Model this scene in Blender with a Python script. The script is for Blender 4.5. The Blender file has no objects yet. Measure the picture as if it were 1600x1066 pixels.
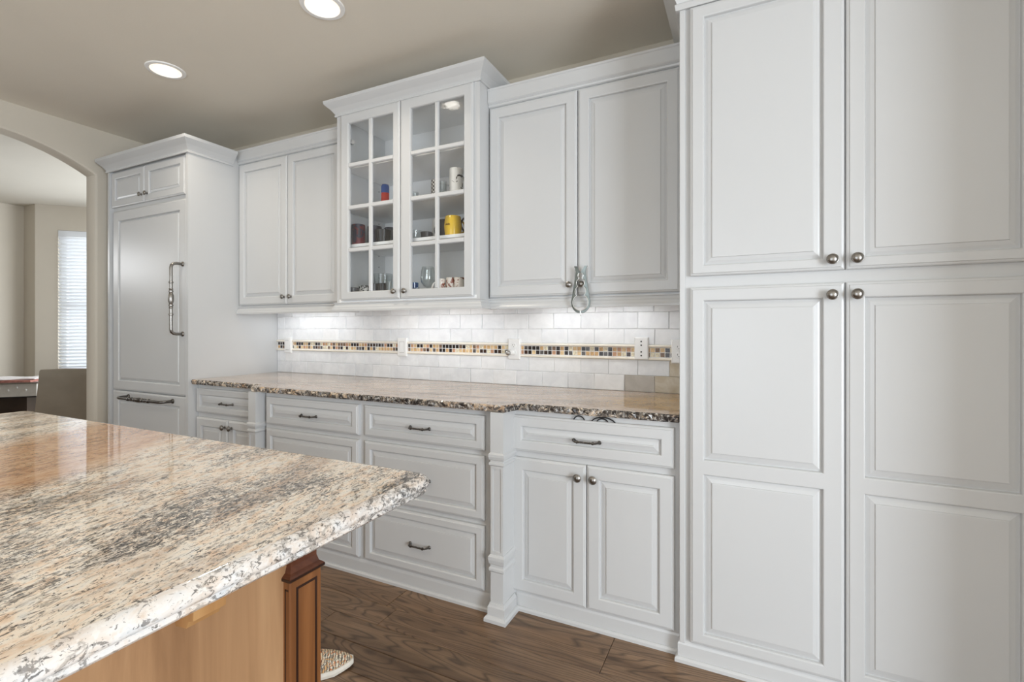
import bpy, math, random
from mathutils import Vector

random.seed(7)
S = bpy.context.scene
COL = S.collection

# ------------------------------------------------------------------ camera
CAM_H = 1.235
cam_d = bpy.data.cameras.new('camera')
cam = bpy.data.objects.new('camera', cam_d)
COL.objects.link(cam)
cam.location = (0, 0, CAM_H)
cam.rotation_euler = (math.pi / 2, 0, math.radians(25.826))
cam_d.sensor_width = 36.0
cam_d.lens = 756.1 / 1600 * 36.0
cam_d.shift_y = -18.2 / 1600
cam_d.clip_start = 0.02
S.camera = cam

# ------------------------------------------------------------------ world, light, exposure
W = bpy.data.worlds.new('daylight')
S.world = W
W.use_nodes = True
bg = W.node_tree.nodes['Background']
bg.inputs[0].default_value = (0.86, 0.93, 1.0, 1)
bg.inputs[1].default_value = 1.0

S.view_settings.view_transform = 'Standard'
S.view_settings.look = 'None'
S.view_settings.gamma = 1.0
S.view_settings.use_curve_mapping = False
S.view_settings.exposure = 0.36
S.cycles.max_bounces = 10
S.cycles.diffuse_bounces = 6
S.cycles.transparent_max_bounces = 16
S.cycles.sample_clamp_indirect = 6.0


def area(name, loc, aim, sx, sy, power, color=(1, 1, 1), spread=180):
    d = bpy.data.lights.new(name, 'AREA')
    d.shape = 'RECTANGLE'
    d.size, d.size_y, d.energy, d.color = sx, sy, power, color
    d.spread = math.radians(spread)
    o = bpy.data.objects.new(name, d)
    COL.objects.link(o)
    o.location = loc
    o.rotation_euler = (Vector(aim) - Vector(loc)).to_track_quat('-Z', 'Y').to_euler()
    return o


# daylight through the windows behind the camera, right of it, and in the dining room (the north one is added)
area('window_light', (-1.3, -2.94, 1.16), (-1.3, 0, 0.95), 3.0, 2.1, 40, (0.87, 0.935, 1.0))
area('window_light', (3.14, -1.2, 1.16), (0, -1.2, 0.95), 1.9, 2.1, 158, (0.87, 0.935, 1.0))
area('window_light', (-5.4, 3.58, 1.40), (-6.6, 0.6, 0.8), 1.5, 1.8, 50, (0.92, 0.96, 1.0))  # unseen north source, added to brighten the dining room
area('window_light', (-7.62, 0.17, 2.10), (-4, 0.17, 2.0), .5, .45, 9, (0.96, 0.98, 1.0))
area('window_light', (-7.13, 3.21, 1.55), (-6.13, 2.21, 1.55), 0.9, 1.7, 11, (0.96, 0.98, 1.0))


# ------------------------------------------------------------------ material helpers
def srgb(r, g, b):
    def f(c):
        c /= 255.0
        return c / 12.92 if c <= 0.04045 else ((c + 0.055) / 1.055) ** 2.4
    return (f(r), f(g), f(b), 1.0)


def mat(name, color, rough=0.5, metal=0.0, coat=0.0, spec=0.5):
    m = bpy.data.materials.new(name)
    m.use_nodes = True
    b = m.node_tree.nodes['Principled BSDF']
    b.inputs['Base Color'].default_value = color
    b.inputs['Roughness'].default_value = rough
    b.inputs['Metallic'].default_value = metal
    b.inputs['Specular IOR Level'].default_value = spec
    b.inputs['Coat Weight'].default_value = coat
    return m


class NT:
    """small helper to write node trees"""
    def __init__(self, m):
        self.t = m.node_tree
        self.b = self.t.nodes['Principled BSDF']

    def n(self, kind, **kw):
        nd = self.t.nodes.new(kind)
        for k, v in kw.items():
            setattr(nd, k, v)
        return nd

    def link(self, a, b):
        self.t.links.new(a, b)

    def coord(self, scale=(1, 1, 1), rot=(0, 0, 0), loc=(0, 0, 0)):
        g = self.n('ShaderNodeNewGeometry')
        r = self.n('ShaderNodeMapping')
        r.inputs['Rotation'].default_value = rot
        s = self.n('ShaderNodeMapping')
        s.inputs['Scale'].default_value = scale
        s.inputs['Location'].default_value = loc
        self.link(g.outputs['Position'], r.inputs['Vector'])
        self.link(r.outputs[0], s.inputs['Vector'])
        return s.outputs[0]

    def noise(self, vec, scale, detail=4, rough=0.55, dist=0.0):
        nd = self.n('ShaderNodeTexNoise')
        nd.inputs['Scale'].default_value = scale
        nd.inputs['Detail'].default_value = detail
        nd.inputs['Roughness'].default_value = rough
        nd.inputs['Distortion'].default_value = dist
        self.link(vec, nd.inputs['Vector'])
        return nd.outputs['Fac']

    def ramp(self, fac, stops, interp='LINEAR'):
        nd = self.n('ShaderNodeValToRGB')
        cr = nd.color_ramp
        cr.interpolation = interp
        while len(cr.elements) < len(stops):
            cr.elements.new(0.5)
        for e, (p, c) in zip(cr.elements, stops):
            e.position = p
            e.color = c if not isinstance(c, (int, float)) else (c, c, c, 1)
        self.link(fac, nd.inputs['Fac'])
        return nd.outputs['Color']

    def mix(self, fac, a, b, mode='MIX'):
        nd = self.n('ShaderNodeMix', data_type='RGBA', blend_type=mode)
        for sock, v in ((nd.inputs[0], fac), (nd.inputs[6], a), (nd.inputs[7], b)):
            if isinstance(v, bpy.types.NodeSocket):
                self.link(v, sock)
            else:
                sock.default_value = v
        return nd.outputs[2]

    def base(self, col):
        self.link(col, self.b.inputs['Base Color'])

    def bump(self, h, strength=0.2, dist=0.002):
        nd = self.n('ShaderNodeBump')
        nd.inputs['Strength'].default_value = strength
        nd.inputs['Distance'].default_value = dist
        self.link(h, nd.inputs['Height'])
        self.link(nd.outputs[0], self.b.inputs['Normal'])


def paint(name, col, rough, amp=0.04, scale=3.0, bump=0.0, bscale=140, **kw):
    m = mat(name, col, rough, **kw)
    k = NT(m)
    v = k.coord()
    f = k.noise(v, scale, 3)
    lo = tuple(c * (1 - amp) for c in col[:3]) + (1,)
    hi = tuple(min(1, c * (1 + amp)) for c in col[:3]) + (1,)
    k.base(k.ramp(f, [(0.3, lo), (0.7, hi)]))
    if bump:
        k.bump(k.noise(v, bscale, 3), bump, 0.0015)
    return m


M = {}
M['white'] = paint('white_cabinet_paint', (0.578, 0.588, 0.594, 1), 0.30, 0.012, 2.0, 0.05, 30)
M['white_in'] = paint('white_cabinet_interior', (0.88, 0.89, 0.90, 1), 0.5, 0.02)
M['wall'] = paint('greige_wall_paint', srgb(203, 196, 183), 0.85, 0.02, 2.0, 0.25, 120)
M['ceil'] = paint('greige_ceiling_paint', srgb(228, 222, 210), 0.9, 0.02, 2.0, 0.35, 90)
M['ceil2'] = paint('pale_ceiling_paint', srgb(208, 204, 194), 0.9, 0.02, 2.0, 0.35, 90)
M['plaster'] = paint('white_trim_paint', (0.80, 0.80, 0.80, 1), 0.4, 0.01)
M['grout'] = paint('grout', srgb(226, 226, 226), 0.9, 0.05, 40)
M['liner'] = paint('cream_stone_liner', srgb(238, 232, 220), 0.4, 0.03, 30)
M['plate'] = paint('white_plastic', (0.80, 0.80, 0.79, 1), 0.35, 0.01)
M['trim'] = mat('white_enamel_trim', (0.92, 0.92, 0.91, 1), 0.35)
M['dark'] = mat('dark_slot', srgb(30, 30, 32), 0.6)
M['pewter'] = paint('brushed_pewter', srgb(150, 147, 143), 0.30, 0.12, 60, metal=1.0)
M['pull'] = paint('antique_pewter', srgb(104, 101, 98), 0.34, 0.2, 80, metal=1.0)
M['steel'] = paint('brushed_steel', srgb(178, 178, 176), 0.26, 0.08, 50, metal=1.0)
M['bright'] = mat('bright_aluminium', srgb(214, 216, 214), 0.35, 0.6)
M['apron'] = paint('silver_leaf', srgb(206, 204, 198), 0.4, 0.06, 20, metal=0.25)
M['alu'] = paint('cast_aluminium', srgb(128, 135, 133), 0.38, 0.08, 80, metal=1.0)
M['cord'] = paint('black_rubber', srgb(28, 28, 30), 0.5, 0.1, 50)
M['leather'] = paint('taupe_leather', srgb(138, 129, 115), 0.5, 0.08, 6, 0.3, 200)
M['darkwood'] = paint('dark_wood', srgb(52, 42, 36), 0.35, 0.25, 8)
M['paper'] = paint('white_paper', srgb(226, 222, 222), 0.7, 0.03, 20)
M['paper_r'] = paint('printed_paper', srgb(164, 108, 96), 0.6, 0.35, 25)
M['blind'] = paint('white_blind_slat', (0.82, 0.83, 0.84, 1), 0.5, 0.01)
_t = M['blind'].node_tree
_tl = _t.nodes.new('ShaderNodeBsdfTranslucent')
_tl.inputs[0].default_value = (0.9, 0.92, 0.95, 1)
_mx = _t.nodes.new('ShaderNodeMixShader')
_mx.inputs[0].default_value = 0.35
_t.links.new(_t.nodes['Principled BSDF'].outputs[0], _mx.inputs[1])
_t.links.new(_tl.outputs[0], _mx.inputs[2])
_t.links.new(_mx.outputs[0], _t.nodes['Material Output'].inputs[0])


def emit(name, col, s):
    m = mat(name, col, 0.5)
    b = m.node_tree.nodes['Principled BSDF']
    b.inputs['Emission Color'].default_value = col
    b.inputs['Emission Strength'].default_value = s
    return m


M['lens'] = emit('lamp_lens', (1.0, 0.95, 0.86, 1), 7.0)
M['baffle'] = emit('glow_baffle', (1.0, 0.86, 0.68, 1), 0.75)  # warm lamplight on the baffle put in as emission
M['strip'] = emit('under_cabinet_lens', (1.0, 0.98, 0.94, 1), 2.0)


def glass_mat(name, tint=(1, 1, 1, 1), refl=1.0, wavy=0.0, rough=0.02):
    m = bpy.data.materials.new(name)
    m.use_nodes = True
    t = m.node_tree
    t.nodes.clear()
    out = t.nodes.new('ShaderNodeOutputMaterial')
    tr = t.nodes.new('ShaderNodeBsdfTransparent')
    tr.inputs[0].default_value = tint
    gl = t.nodes.new('ShaderNodeBsdfGlossy')
    gl.inputs['Roughness'].default_value = rough
    fr = t.nodes.new('ShaderNodeFresnel')
    fr.inputs[0].default_value = 1.5
    mu = t.nodes.new('ShaderNodeMath')
    mu.operation = 'MULTIPLY'
    mu.inputs[1].default_value = refl
    mx = t.nodes.new('ShaderNodeMixShader')
    ge = t.nodes.new('ShaderNodeNewGeometry')
    io = t.nodes.new('ShaderNodeMapRange')
    io.inputs['To Min'].default_value = 1.5
    io.inputs['To Max'].default_value = 1 / 1.5      # same reflectance from both sides of the thin pane
    t.links.new(ge.outputs['Backfacing'], io.inputs['Value'])
    t.links.new(io.outputs[0], fr.inputs[0])
    t.links.new(fr.outputs[0], mu.inputs[0])
    t.links.new(mu.outputs[0], mx.inputs[0])
    t.links.new(tr.outputs[0], mx.inputs[1])
    t.links.new(gl.outputs[0], mx.inputs[2])
    t.links.new(mx.outputs[0], out.inputs[0])
    if wavy:
        g = t.nodes.new('ShaderNodeNewGeometry')
        ns = t.nodes.new('ShaderNodeTexNoise')
        ns.inputs['Scale'].default_value = 60
        bp = t.nodes.new('ShaderNodeBump')
        bp.inputs['Strength'].default_value = wavy
        bp.inputs['Distance'].default_value = 0.0012
        t.links.new(g.outputs['Position'], ns.inputs['Vector'])
        t.links.new(ns.outputs['Fac'], bp.inputs['Height'])
        t.links.new(bp.outputs[0], gl.inputs['Normal'])
    return m


M['pane'] = glass_mat('cabinet_glass', (0.985, 0.99, 0.99, 1), 1.0, 0.25)
M['winglass'] = glass_mat('window_glass', (0.97, 0.98, 0.98, 1))
M['clear'] = glass_mat('drinking_glass', (0.93, 0.95, 0.95, 1), 2.2)
M['blueglass'] = glass_mat('blue_glass', (0.25, 0.55, 0.80, 1), 1.6)


def granite(name, rot, stretch, edge=False, seed=0.0, rust=None, warm=0.5, dark=0.0, cols=None, flecks=1.0, fs=1.0, rcols=((126, 84, 54), (176, 128, 88), (202, 160, 118), (190, 166, 136), (110, 78, 56))):
    """flecked granite: cream ground, grey and brown clouds, dark mineral streaks running one way"""
    m = mat(name, (0.8, 0.75, 0.68, 1), 0.035)
    k = NT(m)
    iso = k.coord(loc=(seed, seed, seed))
    st = k.coord(scale=stretch, rot=(0, 0, rot), loc=(seed, 0, 0))
    st2 = k.coord(scale=tuple(1 + (q - 1) * 0.6 for q in stretch), rot=(0, 0, rot), loc=(seed + 4, 2, 7))
    c = cols or ((218, 188, 160), (235, 215, 194), (238, 228, 214), (224, 221, 216))
    col = k.ramp(k.noise(st2, 22, 4, 0.6, 0.8), [(0.30, srgb(*c[0])), (0.42, srgb(*c[1])), (0.54, srgb(*c[2])), (0.68, srgb(*c[3]))])
    # brown clouds
    br = k.noise(k.coord(scale=stretch, rot=(0, 0, rot), loc=(seed + 9, 3, 1)), 3.2, 4, 0.6, 0.6)
    col = k.mix(k.ramp(br, [(0.52, 0.0), (0.68, warm)]), col, srgb(158, 124, 96))
    # the dark mineral is dense in some zones and sparse in others
    zone = k.n('ShaderNodeMapRange')
    zone.inputs['From Min'].default_value = 0.32
    zone.inputs['From Max'].default_value = 0.68
    zone.inputs['To Min'].default_value = -0.06
    zone.inputs['To Max'].default_value = 0.06
    k.link(k.noise(st, 2.6, 3, 0.55, 0.5), zone.inputs['Value'])

    def plus(a, b_):
        nd = k.n('ShaderNodeMath', operation='ADD')
        k.link(a, nd.inputs[0])
        k.link(b_, nd.inputs[1])
        return nd.outputs[0]
    s1 = plus(k.noise(st, 30 * fs, 5, 0.68, 0.8), zone.outputs[0])
    col = k.mix(k.ramp(s1, [(0.52 - dark, 0.0), (0.565 - dark, 0.62)]), col, srgb(146, 139, 131))
    s2 = plus(k.noise(st2, 58 * fs, 5, 0.70, 1.0), zone.outputs[0])
    col = k.mix(k.ramp(s2, [(0.535 - dark, 0.0), (0.575 - dark, 0.88 * flecks)]), col, srgb(84, 80, 77))
    s3 = plus(k.noise(st2, 110 * fs, 4, 0.65, 0.8), zone.outputs[0])
    col = k.mix(k.ramp(s3, [(0.575 - dark, 0.0), (0.61 - dark, 0.92 * flecks)]), col, srgb(36, 33, 34))
    # pale crystals
    col = k.mix(k.ramp(k.noise(iso, 85, 3, 0.6), [(0.56, 0.0), (0.64, 0.55 if edge else 0.30)]), col, srgb(228, 225, 220) if edge else srgb(243, 240, 236))
    if rust:
        # one rust coloured vein running across the slab
        g = k.n('ShaderNodeNewGeometry')
        mp = k.n('ShaderNodeMapping')
        mp.vector_type = 'TEXTURE'
        mp.inputs['Location'].default_value = rust[0]
        mp.inputs['Rotation'].default_value = (0, 0, rust[1])
        mp.inputs['Scale'].default_value = rust[2]
        wn = k.n('ShaderNodeTexNoise')
        wn.inputs['Scale'].default_value = 5.0
        wn.inputs['Detail'].default_value = 6.0
        k.link(g.outputs['Position'], wn.inputs['Vector'])
        sub = k.n('ShaderNodeVectorMath', operation='SUBTRACT')
        sub.inputs[1].default_value = (0.5, 0.5, 0.5)
        k.link(wn.outputs['Color'], sub.inputs[0])
        scl = k.n('ShaderNodeVectorMath', operation='SCALE')
        scl.inputs['Scale'].default_value = 0.18
        k.link(sub.outputs[0], scl.inputs[0])
        add = k.n('ShaderNodeVectorMath', operation='ADD')
        k.link(g.outputs['Position'], add.inputs[0])
        k.link(scl.outputs[0], add.inputs[1])
        k.link(add.outputs[0], mp.inputs['Vector'])
        fl = k.n('ShaderNodeVectorMath', operation='MULTIPLY')
        fl.inputs[1].default_value = (1, 1, 0)
        k.link(mp.outputs[0], fl.inputs[0])
        ln = k.n('ShaderNodeVectorMath', operation='LENGTH')
        k.link(fl.outputs[0], ln.inputs[0])
        band = k.ramp(ln.outputs['Value'], [(0.62, 0.86), (1.05, 0.0)])
        rc = k.ramp(k.noise(st2, 16, 7, 0.72, 1.2), [(p, srgb(*q)) for p, q in zip((0.30, 0.44, 0.56, 0.68), rcols)])
        rc = k.mix(k.ramp(s2, [(0.52, 0.0), (0.60, 0.55)]), rc, srgb(*rcols[4]))
        col = k.mix(band, col, rc)
    k.base(col)
    if edge:
        k.bump(k.noise(iso, 70, 4), 0.15, 0.002)
    return m


M['granite_top'] = granite('island_granite', math.radians(-14), (3.2, 1.0, 1.0), seed=0.0,
                           rust=((-1.66, 0.66, 0.0), math.radians(128), (0.62, 0.25, 1.0)), warm=0.55)
M['granite_edge'] = granite('island_granite_edge', 0, (1.6, 1.0, 1.6), True, 3.0, warm=0.35, dark=-0.012, flecks=0.8,
                            cols=((204, 186, 170), (214, 204, 194), (220, 216, 212), (206, 208, 209)))
M['granite_back'] = granite('counter_granite', math.radians(-22), (1.0, 4.5, 1.0), seed=5.0,
                            rust=((-0.20, 2.22, 0.0), math.radians(20), (0.50, 0.34, 1.0)), warm=0.75, flecks=0.45, rcols=((104, 76, 44), (182, 142, 88), (206, 174, 120), (172, 148, 114), (84, 64, 44)),
                            cols=((172, 142, 118), (198, 172, 150), (206, 188, 170), (176, 168, 158)))
M['granite_back_edge'] = granite('counter_granite_edge', 0, (1.0, 1.0, 1.0), True, 2.0, warm=0.8, dark=0.065, fs=0.5,
                                 cols=((176, 138, 100), (212, 184, 150), (220, 204, 182), (190, 184, 176)))


def wood(name, dark, mid, light, axis, scale=1.0, rough=0.4, obj_var=0.0, ring=0.5):
    m = mat(name, mid, rough)
    k = NT(m)
    sc = [14, 14, 14]
    sc[axis] = 1.1
    g = k.n('ShaderNodeNewGeometry')
    add = k.n('ShaderNodeVectorMath', operation='ADD')
    oi = k.n('ShaderNodeObjectInfo')
    mul = k.n('ShaderNodeMath', operation='MULTIPLY')
    mul.inputs[1].default_value = 37.0 if obj_var else 0.0
    k.link(oi.outputs['Random'], mul.inputs[0])
    k.link(g.outputs['Position'], add.inputs[0])
    k.link(mul.outputs[0], add.inputs[1])
    mp = k.n('ShaderNodeMapping')
    mp.inputs['Scale'].default_value = tuple(s * scale for s in sc)
    k.link(add.outputs[0], mp.inputs['Vector'])
    v = mp.outputs[0]
    f1 = k.noise(v, 1.0, 6, 0.6, 1.2)
    col = k.ramp(f1, [(0.28, dark), (0.5, mid), (0.72, light)])
    # cathedral grain: rings of a slowly varying field
    mp2 = k.n('ShaderNodeMapping')
    sc2 = [5.5, 5.5, 5.5]
    sc2[axis] = 0.9
    mp2.inputs['Scale'].default_value = tuple(s * scale for s in sc2)
    k.link(add.outputs[0], mp2.inputs['Vector'])
    fld = k.noise(mp2.outputs[0], 1.0, 2, 0.4, 0.3)
    m1 = k.n('ShaderNodeMath', operation='MULTIPLY')
    m1.inputs[1].default_value = 30.0
    fr = k.n('ShaderNodeMath', operation='FRACT')
    k.link(fld, m1.inputs[0])
    k.link(m1.outputs[0], fr.inputs[0])
    rings = k.ramp(fr.outputs[0], [(0.0, ring), (0.22, 0.05), (0.8, 0.0), (1.0, ring)])
    col = k.mix(rings, col, tuple(c * 0.42 for c in dark[:3]) + (1,))
    # fine pores
    mp3 = k.n('ShaderNodeMapping')
    sc3 = [260, 260, 260]
    sc3[axis] = 7
    mp3.inputs['Scale'].default_value = tuple(s * scale for s in sc3)
    k.link(add.outputs[0], mp3.inputs['Vector'])
    po = k.noise(mp3.outputs[0], 1.0, 2, 0.5)
    col = k.mix(k.ramp(po, [(0.55, 0.0), (0.7, 0.35 * ring * 2)]), col, tuple(c * 0.5 for c in dark[:3]) + (1,))
    if obj_var:
        hv = k.n('ShaderNodeHueSaturation')
        mr = k.n('ShaderNodeMapRange')
        mr.inputs['To Min'].default_value = 1 - obj_var
        mr.inputs['To Max'].default_value = 1 + obj_var
        k.link(oi.outputs['Random'], mr.inputs['Value'])
        k.link(mr.outputs[0], hv.inputs['Value'])
        k.link(col, hv.inputs['Color'])
        col = hv.outputs[0]
    k.base(col)
    k.bump(f1, 0.08, 0.002)
    return m


M['floor'] = wood('stained_oak_plank', srgb(92, 70, 51), srgb(121, 96, 73), srgb(145, 118, 92), 0, 1.0, 0.33, 0.16, 0.75)
M['panelwood'] = wood('glazed_maple_panel', srgb(142, 106, 74), srgb(168, 130, 94), srgb(186, 149, 110), 2, 0.5, 0.42, 0.0, 0.05)
M['corbelwood_lit'] = wood('maple_bracket_lit', srgb(150, 108, 66), srgb(178, 134, 86), srgb(196, 154, 104), 2, 0.35, 0.4, 0.0, 0.05)  # maple lightened, the lit front is put into the colour
M['postwood'] = wood('glazed_cherry_post', srgb(96, 58, 32), srgb(128, 82, 46), srgb(150, 100, 60), 2, 0.6, 0.32, 0.0, 0.08)
M['glaze'] = mat('dark_glaze', srgb(44, 24, 16), 0.35)
M['capwood'] = wood('dark_glazed_moulding', srgb(64, 34, 22), srgb(88, 48, 30), srgb(108, 62, 38), 0, 0.6, 0.25, 0.0, 0.1)


# ------------------------------------------------------------------ mesh helpers
class MB:
    def __init__(self):
        self.v, self.f, self.m = [], [], []

    def vert(self, p):
        self.v.append(tuple(p))
        return len(self.v) - 1

    def face(self, idx, mi=0):
        self.f.append(tuple(idx))
        self.m.append(mi)

    def quad(self, a, b, c, d, mi=0):
        self.face([self.vert(p) for p in (a, b, c, d)], mi)

    def box(self, x0, x1, y0, y1, z0, z1, mi=0, bevel=0.0):
        if bevel <= 0:
            b = len(self.v)
            for z in (z0, z1):
                for (x, y) in ((x0, y0), (x1, y0), (x1, y1), (x0, y1)):
                    self.v.append((x, y, z))
            for q in ((3, 2, 1, 0), (4, 5, 6, 7), (0, 1, 5, 4), (1, 2, 6, 5), (2, 3, 7, 6), (3, 0, 4, 7)):
                self.face([b + i for i in q], mi)
        else:
            r = min(bevel, (x1 - x0) * .49, (y1 - y0) * .49, (z1 - z0) * .49)
            rings = []
            for z, i in ((z0, r), (z0 + r, 0), (z1 - r, 0), (z1, r)):
                c = []
                k = r - i if i == 0 else r
                k = r
                a0, a1, b0, b1 = x0 + i, x1 - i, y0 + i, y1 - i
                if i == 0:
                    pts = [(a0 + r, b0), (a1 - r, b0), (a1, b0 + r), (a1, b1 - r), (a1 - r, b1), (a0 + r, b1), (a0, b1 - r), (a0, b0 + r)]
                else:
                    pts = [(a0, b0), (a1, b0), (a1, b0), (a1, b1), (a1, b1), (a0, b1), (a0, b1), (a0, b0)]
                rings.append([self.vert((x, y, z)) for x, y in pts])
            for A, B in zip(rings[:-1], rings[1:]):
                for j in range(8):
                    q = [A[j], A[(j + 1) % 8], B[(j + 1) % 8], B[j]]
                    self.face(q, mi)
            self.face([rings[0][i] for i in (6, 4, 2, 0)], mi)
            self.face([rings[3][i] for i in (0, 2, 4, 6)], mi)

    def rings(self, loops, closed=True, cap0=True, cap1=True, mi=0):
        """bridge a list of point loops of equal length"""
        idx = [[self.vert(p) for p in L] for L in loops]
        n = len(idx[0])
        for A, B in zip(idx[:-1], idx[1:]):
            for j in range(n if closed else n - 1):
                self.face((A[j], A[(j + 1) % n], B[(j + 1) % n], B[j]), mi)
        if cap0:
            self.face(list(reversed(idx[0])), mi)
        if cap1:
            self.face(idx[-1], mi)

    def lathe(self, prof, c=(0, 0, 0), axis=2, n=20, mi=0, cap0=True, cap1=True):
        """prof: list of (radius, height) along axis; axis 1 means pointing to -y"""
        loops = []
        for r, h in prof:
            L = []
            for i in range(n):
                a = 2 * math.pi * i / n
                if axis == 2:
                    L.append((c[0] + r * math.cos(a), c[1] + r * math.sin(a), c[2] + h))
                elif axis == 1:
                    L.append((c[0] + r * math.cos(a), c[1] - h, c[2] + r * math.sin(a)))
                else:
                    L.append((c[0] + h, c[1] + r * math.cos(a), c[2] + r * math.sin(a)))
            loops.append(L)
        self.rings(loops, True, cap0, cap1, mi)

    def tube(self, pts, r, n=10, mi=0):
        pts = [Vector(p) for p in pts]
        rs = r if isinstance(r, (list, tuple)) else [r] * len(pts)
        loops = []
        up = Vector((0.31, 0.77, 0.55)).normalized()
        prev = None
        for i, p in enumerate(pts):
            d = (pts[min(i + 1, len(pts) - 1)] - pts[max(i - 1, 0)]).normalized()
            if prev is None:
                u = d.cross(up).normalized()
            else:
                u = (prev - d * prev.dot(d)).normalized()
            prev = u
            w = d.cross(u)
            loops.append([p + (u * math.cos(2 * math.pi * k / n) + w * math.sin(2 * math.pi * k / n)) * rs[i] for k in range(n)])
        self.rings(loops, True, True, True, mi)

    def sweep(self, path, prof, mi=0, caps=True):
        """profile [(out, z)] along a plan polyline; outward = right of travel"""
        P = [Vector((p[0], p[1])) for p in path]
        nrm = []
        for a, b in zip(P[:-1], P[1:]):
            d = (b - a).normalized()
            nrm.append(Vector((d.y, -d.x)))
        loops = []
        for i, p in enumerate(P):
            if i == 0:
                m = nrm[0]
            elif i == len(P) - 1:
                m = nrm[-1]
            else:
                s = nrm[i - 1] + nrm[i]
                m = s / (1 + nrm[i - 1].dot(nrm[i]))
            loops.append([(p.x + m.x * o, p.y + m.y * o, z) for o, z in prof])
        self.rings(loops, True, caps, caps, mi)


def finish(name, mb, mats, parent=None, at=None, smooth=False):
    me = bpy.data.meshes.new(name)
    off = wloc(parent) if parent else Vector((0, 0, 0))
    if at is not None:
        vs = mb.v
    else:
        vs = [(x - off.x, y - off.y, z - off.z) for x, y, z in mb.v]
    me.from_pydata(vs, [], mb.f)
    if not isinstance(mats, (list, tuple)):
        mats = [mats]
    for m in mats:
        me.materials.append(M[m] if isinstance(m, str) else m)
    if len(mats) > 1:
        me.polygons.foreach_set('material_index', mb.m)
    if smooth:
        me.polygons.foreach_set('use_smooth', [True] * len(me.polygons))
        try:
            me.set_sharp_from_angle(angle=math.radians(38))
        except Exception:
            pass
    me.validate()
    import bmesh
    bm = bmesh.new()
    bm.from_mesh(me)
    bmesh.ops.recalc_face_normals(bm, faces=bm.faces)
    bm.to_mesh(me)
    bm.free()
    me.update()
    return put(name, me, parent, at)


def put(name, me, parent=None, at=None):
    o = bpy.data.objects.new(name, me)
    COL.objects.link(o)
    if parent:
        o.parent = parent
        if at is not None:
            o.location = Vector(at) - wloc(parent)
    elif at is not None:
        o.location = at
    return o


def wloc(o):
    v = Vector((0, 0, 0))
    while o:
        v += o.location
        o = o.parent
    return v


def thing(name, loc, label, cat, group=None):
    o = bpy.data.objects.new(name, None)
    COL.objects.link(o)
    o.location = loc
    o.empty_display_size = 0.05
    tag(o, label, cat, group)
    return o


def tag(o, label, cat, group=None):
    o['label'] = label
    o['category'] = cat
    if group:
        o['group'] = group
    return o


def struct(o, label=None):
    o['kind'] = 'structure'
    if label:
        o['label'] = label
    return o


# ------------------------------------------------------------------ room shell
CEIL = 2.69
XL, XLB = -4.25, -4.38          # left wall, kitchen face and dining face
YB = 2.535                      # wall behind the tiles
BACK = 2.53

# floor: slab below, planks on top as parts
b = MB()
b.box(-7.9, 3.2, -3.05, 4.2, -0.12, -0.012)
floor = struct(finish('floor', b, 'floor'), 'dark stained oak plank floor')
pw = 0.127
rows = []
y = 1.975 - 0.02
r = 0
rng = random.Random(3)
y_edge = 1.828          # the row against the cabinets is wider
while y_edge > -0.55:
    x = -4.2 - rng.uniform(0, 1.3)
    y0, y1 = y_edge - pw + 0.0009, (1.955 if y_edge < 1.83 and y_edge > 1.80 else y_edge) - 0.0009
    while x < 1.6:
        L = rng.uniform(0.9, 2.0)
        x0, x1 = max(x, -4.24), min(x + L, 1.7)
        if x1 - x0 > 0.08:
            b = MB()
            z = rng.uniform(-0.0008, 0.0)
            e = 0.0014
            b.rings([[(x0 + .0008, y0, -0.014), (x1 - .0008, y0, -0.014), (x1 - .0008, y1, -0.014), (x0 + .0008, y1, -0.014)],
                     [(x0 + .0008, y0, z - e), (x1 - .0008, y0, z - e), (x1 - .0008, y1, z - e), (x0 + .0008, y1, z - e)],
                     [(x0 + .0008 + e, y0 + e, z), (x1 - .0008 - e, y0 + e, z), (x1 - .0008 - e, y1 - e, z), (x0 + .0008 + e, y1 - e, z)]])
            finish('plank', b, 'floor', floor)
        x += L
    y_edge -= pw

# ceilings
b = MB()
b.box(XL - 0.14, 3.2, -3.05, 2.75, CEIL, CEIL + 0.12)
struct(finish('ceiling', b, 'ceil'), 'greige textured kitchen ceiling')
b = MB()
b.box(-7.9, XL - 0.14, -3.05, 4.2, CEIL, CEIL + 0.12)
struct(finish('ceiling', b, 'ceil2'), 'pale dining room ceiling seen through the arch')

# wall behind the cabinets
b = MB()
b.box(XL - 0.13, 3.2, YB, YB + 0.14, 0, CEIL)
wall_back = struct(finish('wall_back', b, 'wall'), 'greige wall behind the cabinets, tiled above the counter')

# left wall with the arched opening
arch_r = 1.838
arch_spring = 2.355
arch_top = 2.512
arch_c = 1.26        # centre of the opening
half = arch_r - arch_c
arc = []
# flat elliptical arch, rounded bullnose edge
N = 28
rise = arch_top - arch_spring
R_ = (half * half + rise * rise) / (2 * rise)
for i in range(N + 1):
    yy = arch_r - 2 * half * i / N
    zz_ = arch_top - R_ + math.sqrt(max(R_ * R_ - (yy - arch_c) ** 2, 0))
    arc.append((yy, zz_))
y_l = arch_c - half
outline = [(arch_r, 0)] + arc + [(y_l, 0)]


def off_outline(d):
    """opening outline grown by d"""
    o = []
    for (yy, zz_) in outline:
        if zz_ == 0:
            o.append((yy + (d if yy > arch_c else -d), 0))
        else:
            dy, dz = yy - arch_c, zz_ - (arch_top - R_)
            n = math.hypot(dy, dz)
            vx = Vector((dy / n, dz / n))
            if abs(abs(dy) - half) < 1e-6:
                s = 1 if dy > 0 else -1
                vx = Vector((s, 1 / math.tan(math.radians(50)) * 1.0))
                o.append((yy + s * d, zz_ + vx.y * d * 0.55))
            else:
                o.append((yy + vx.x * d, zz_ + vx.y * d))
    return o


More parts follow.
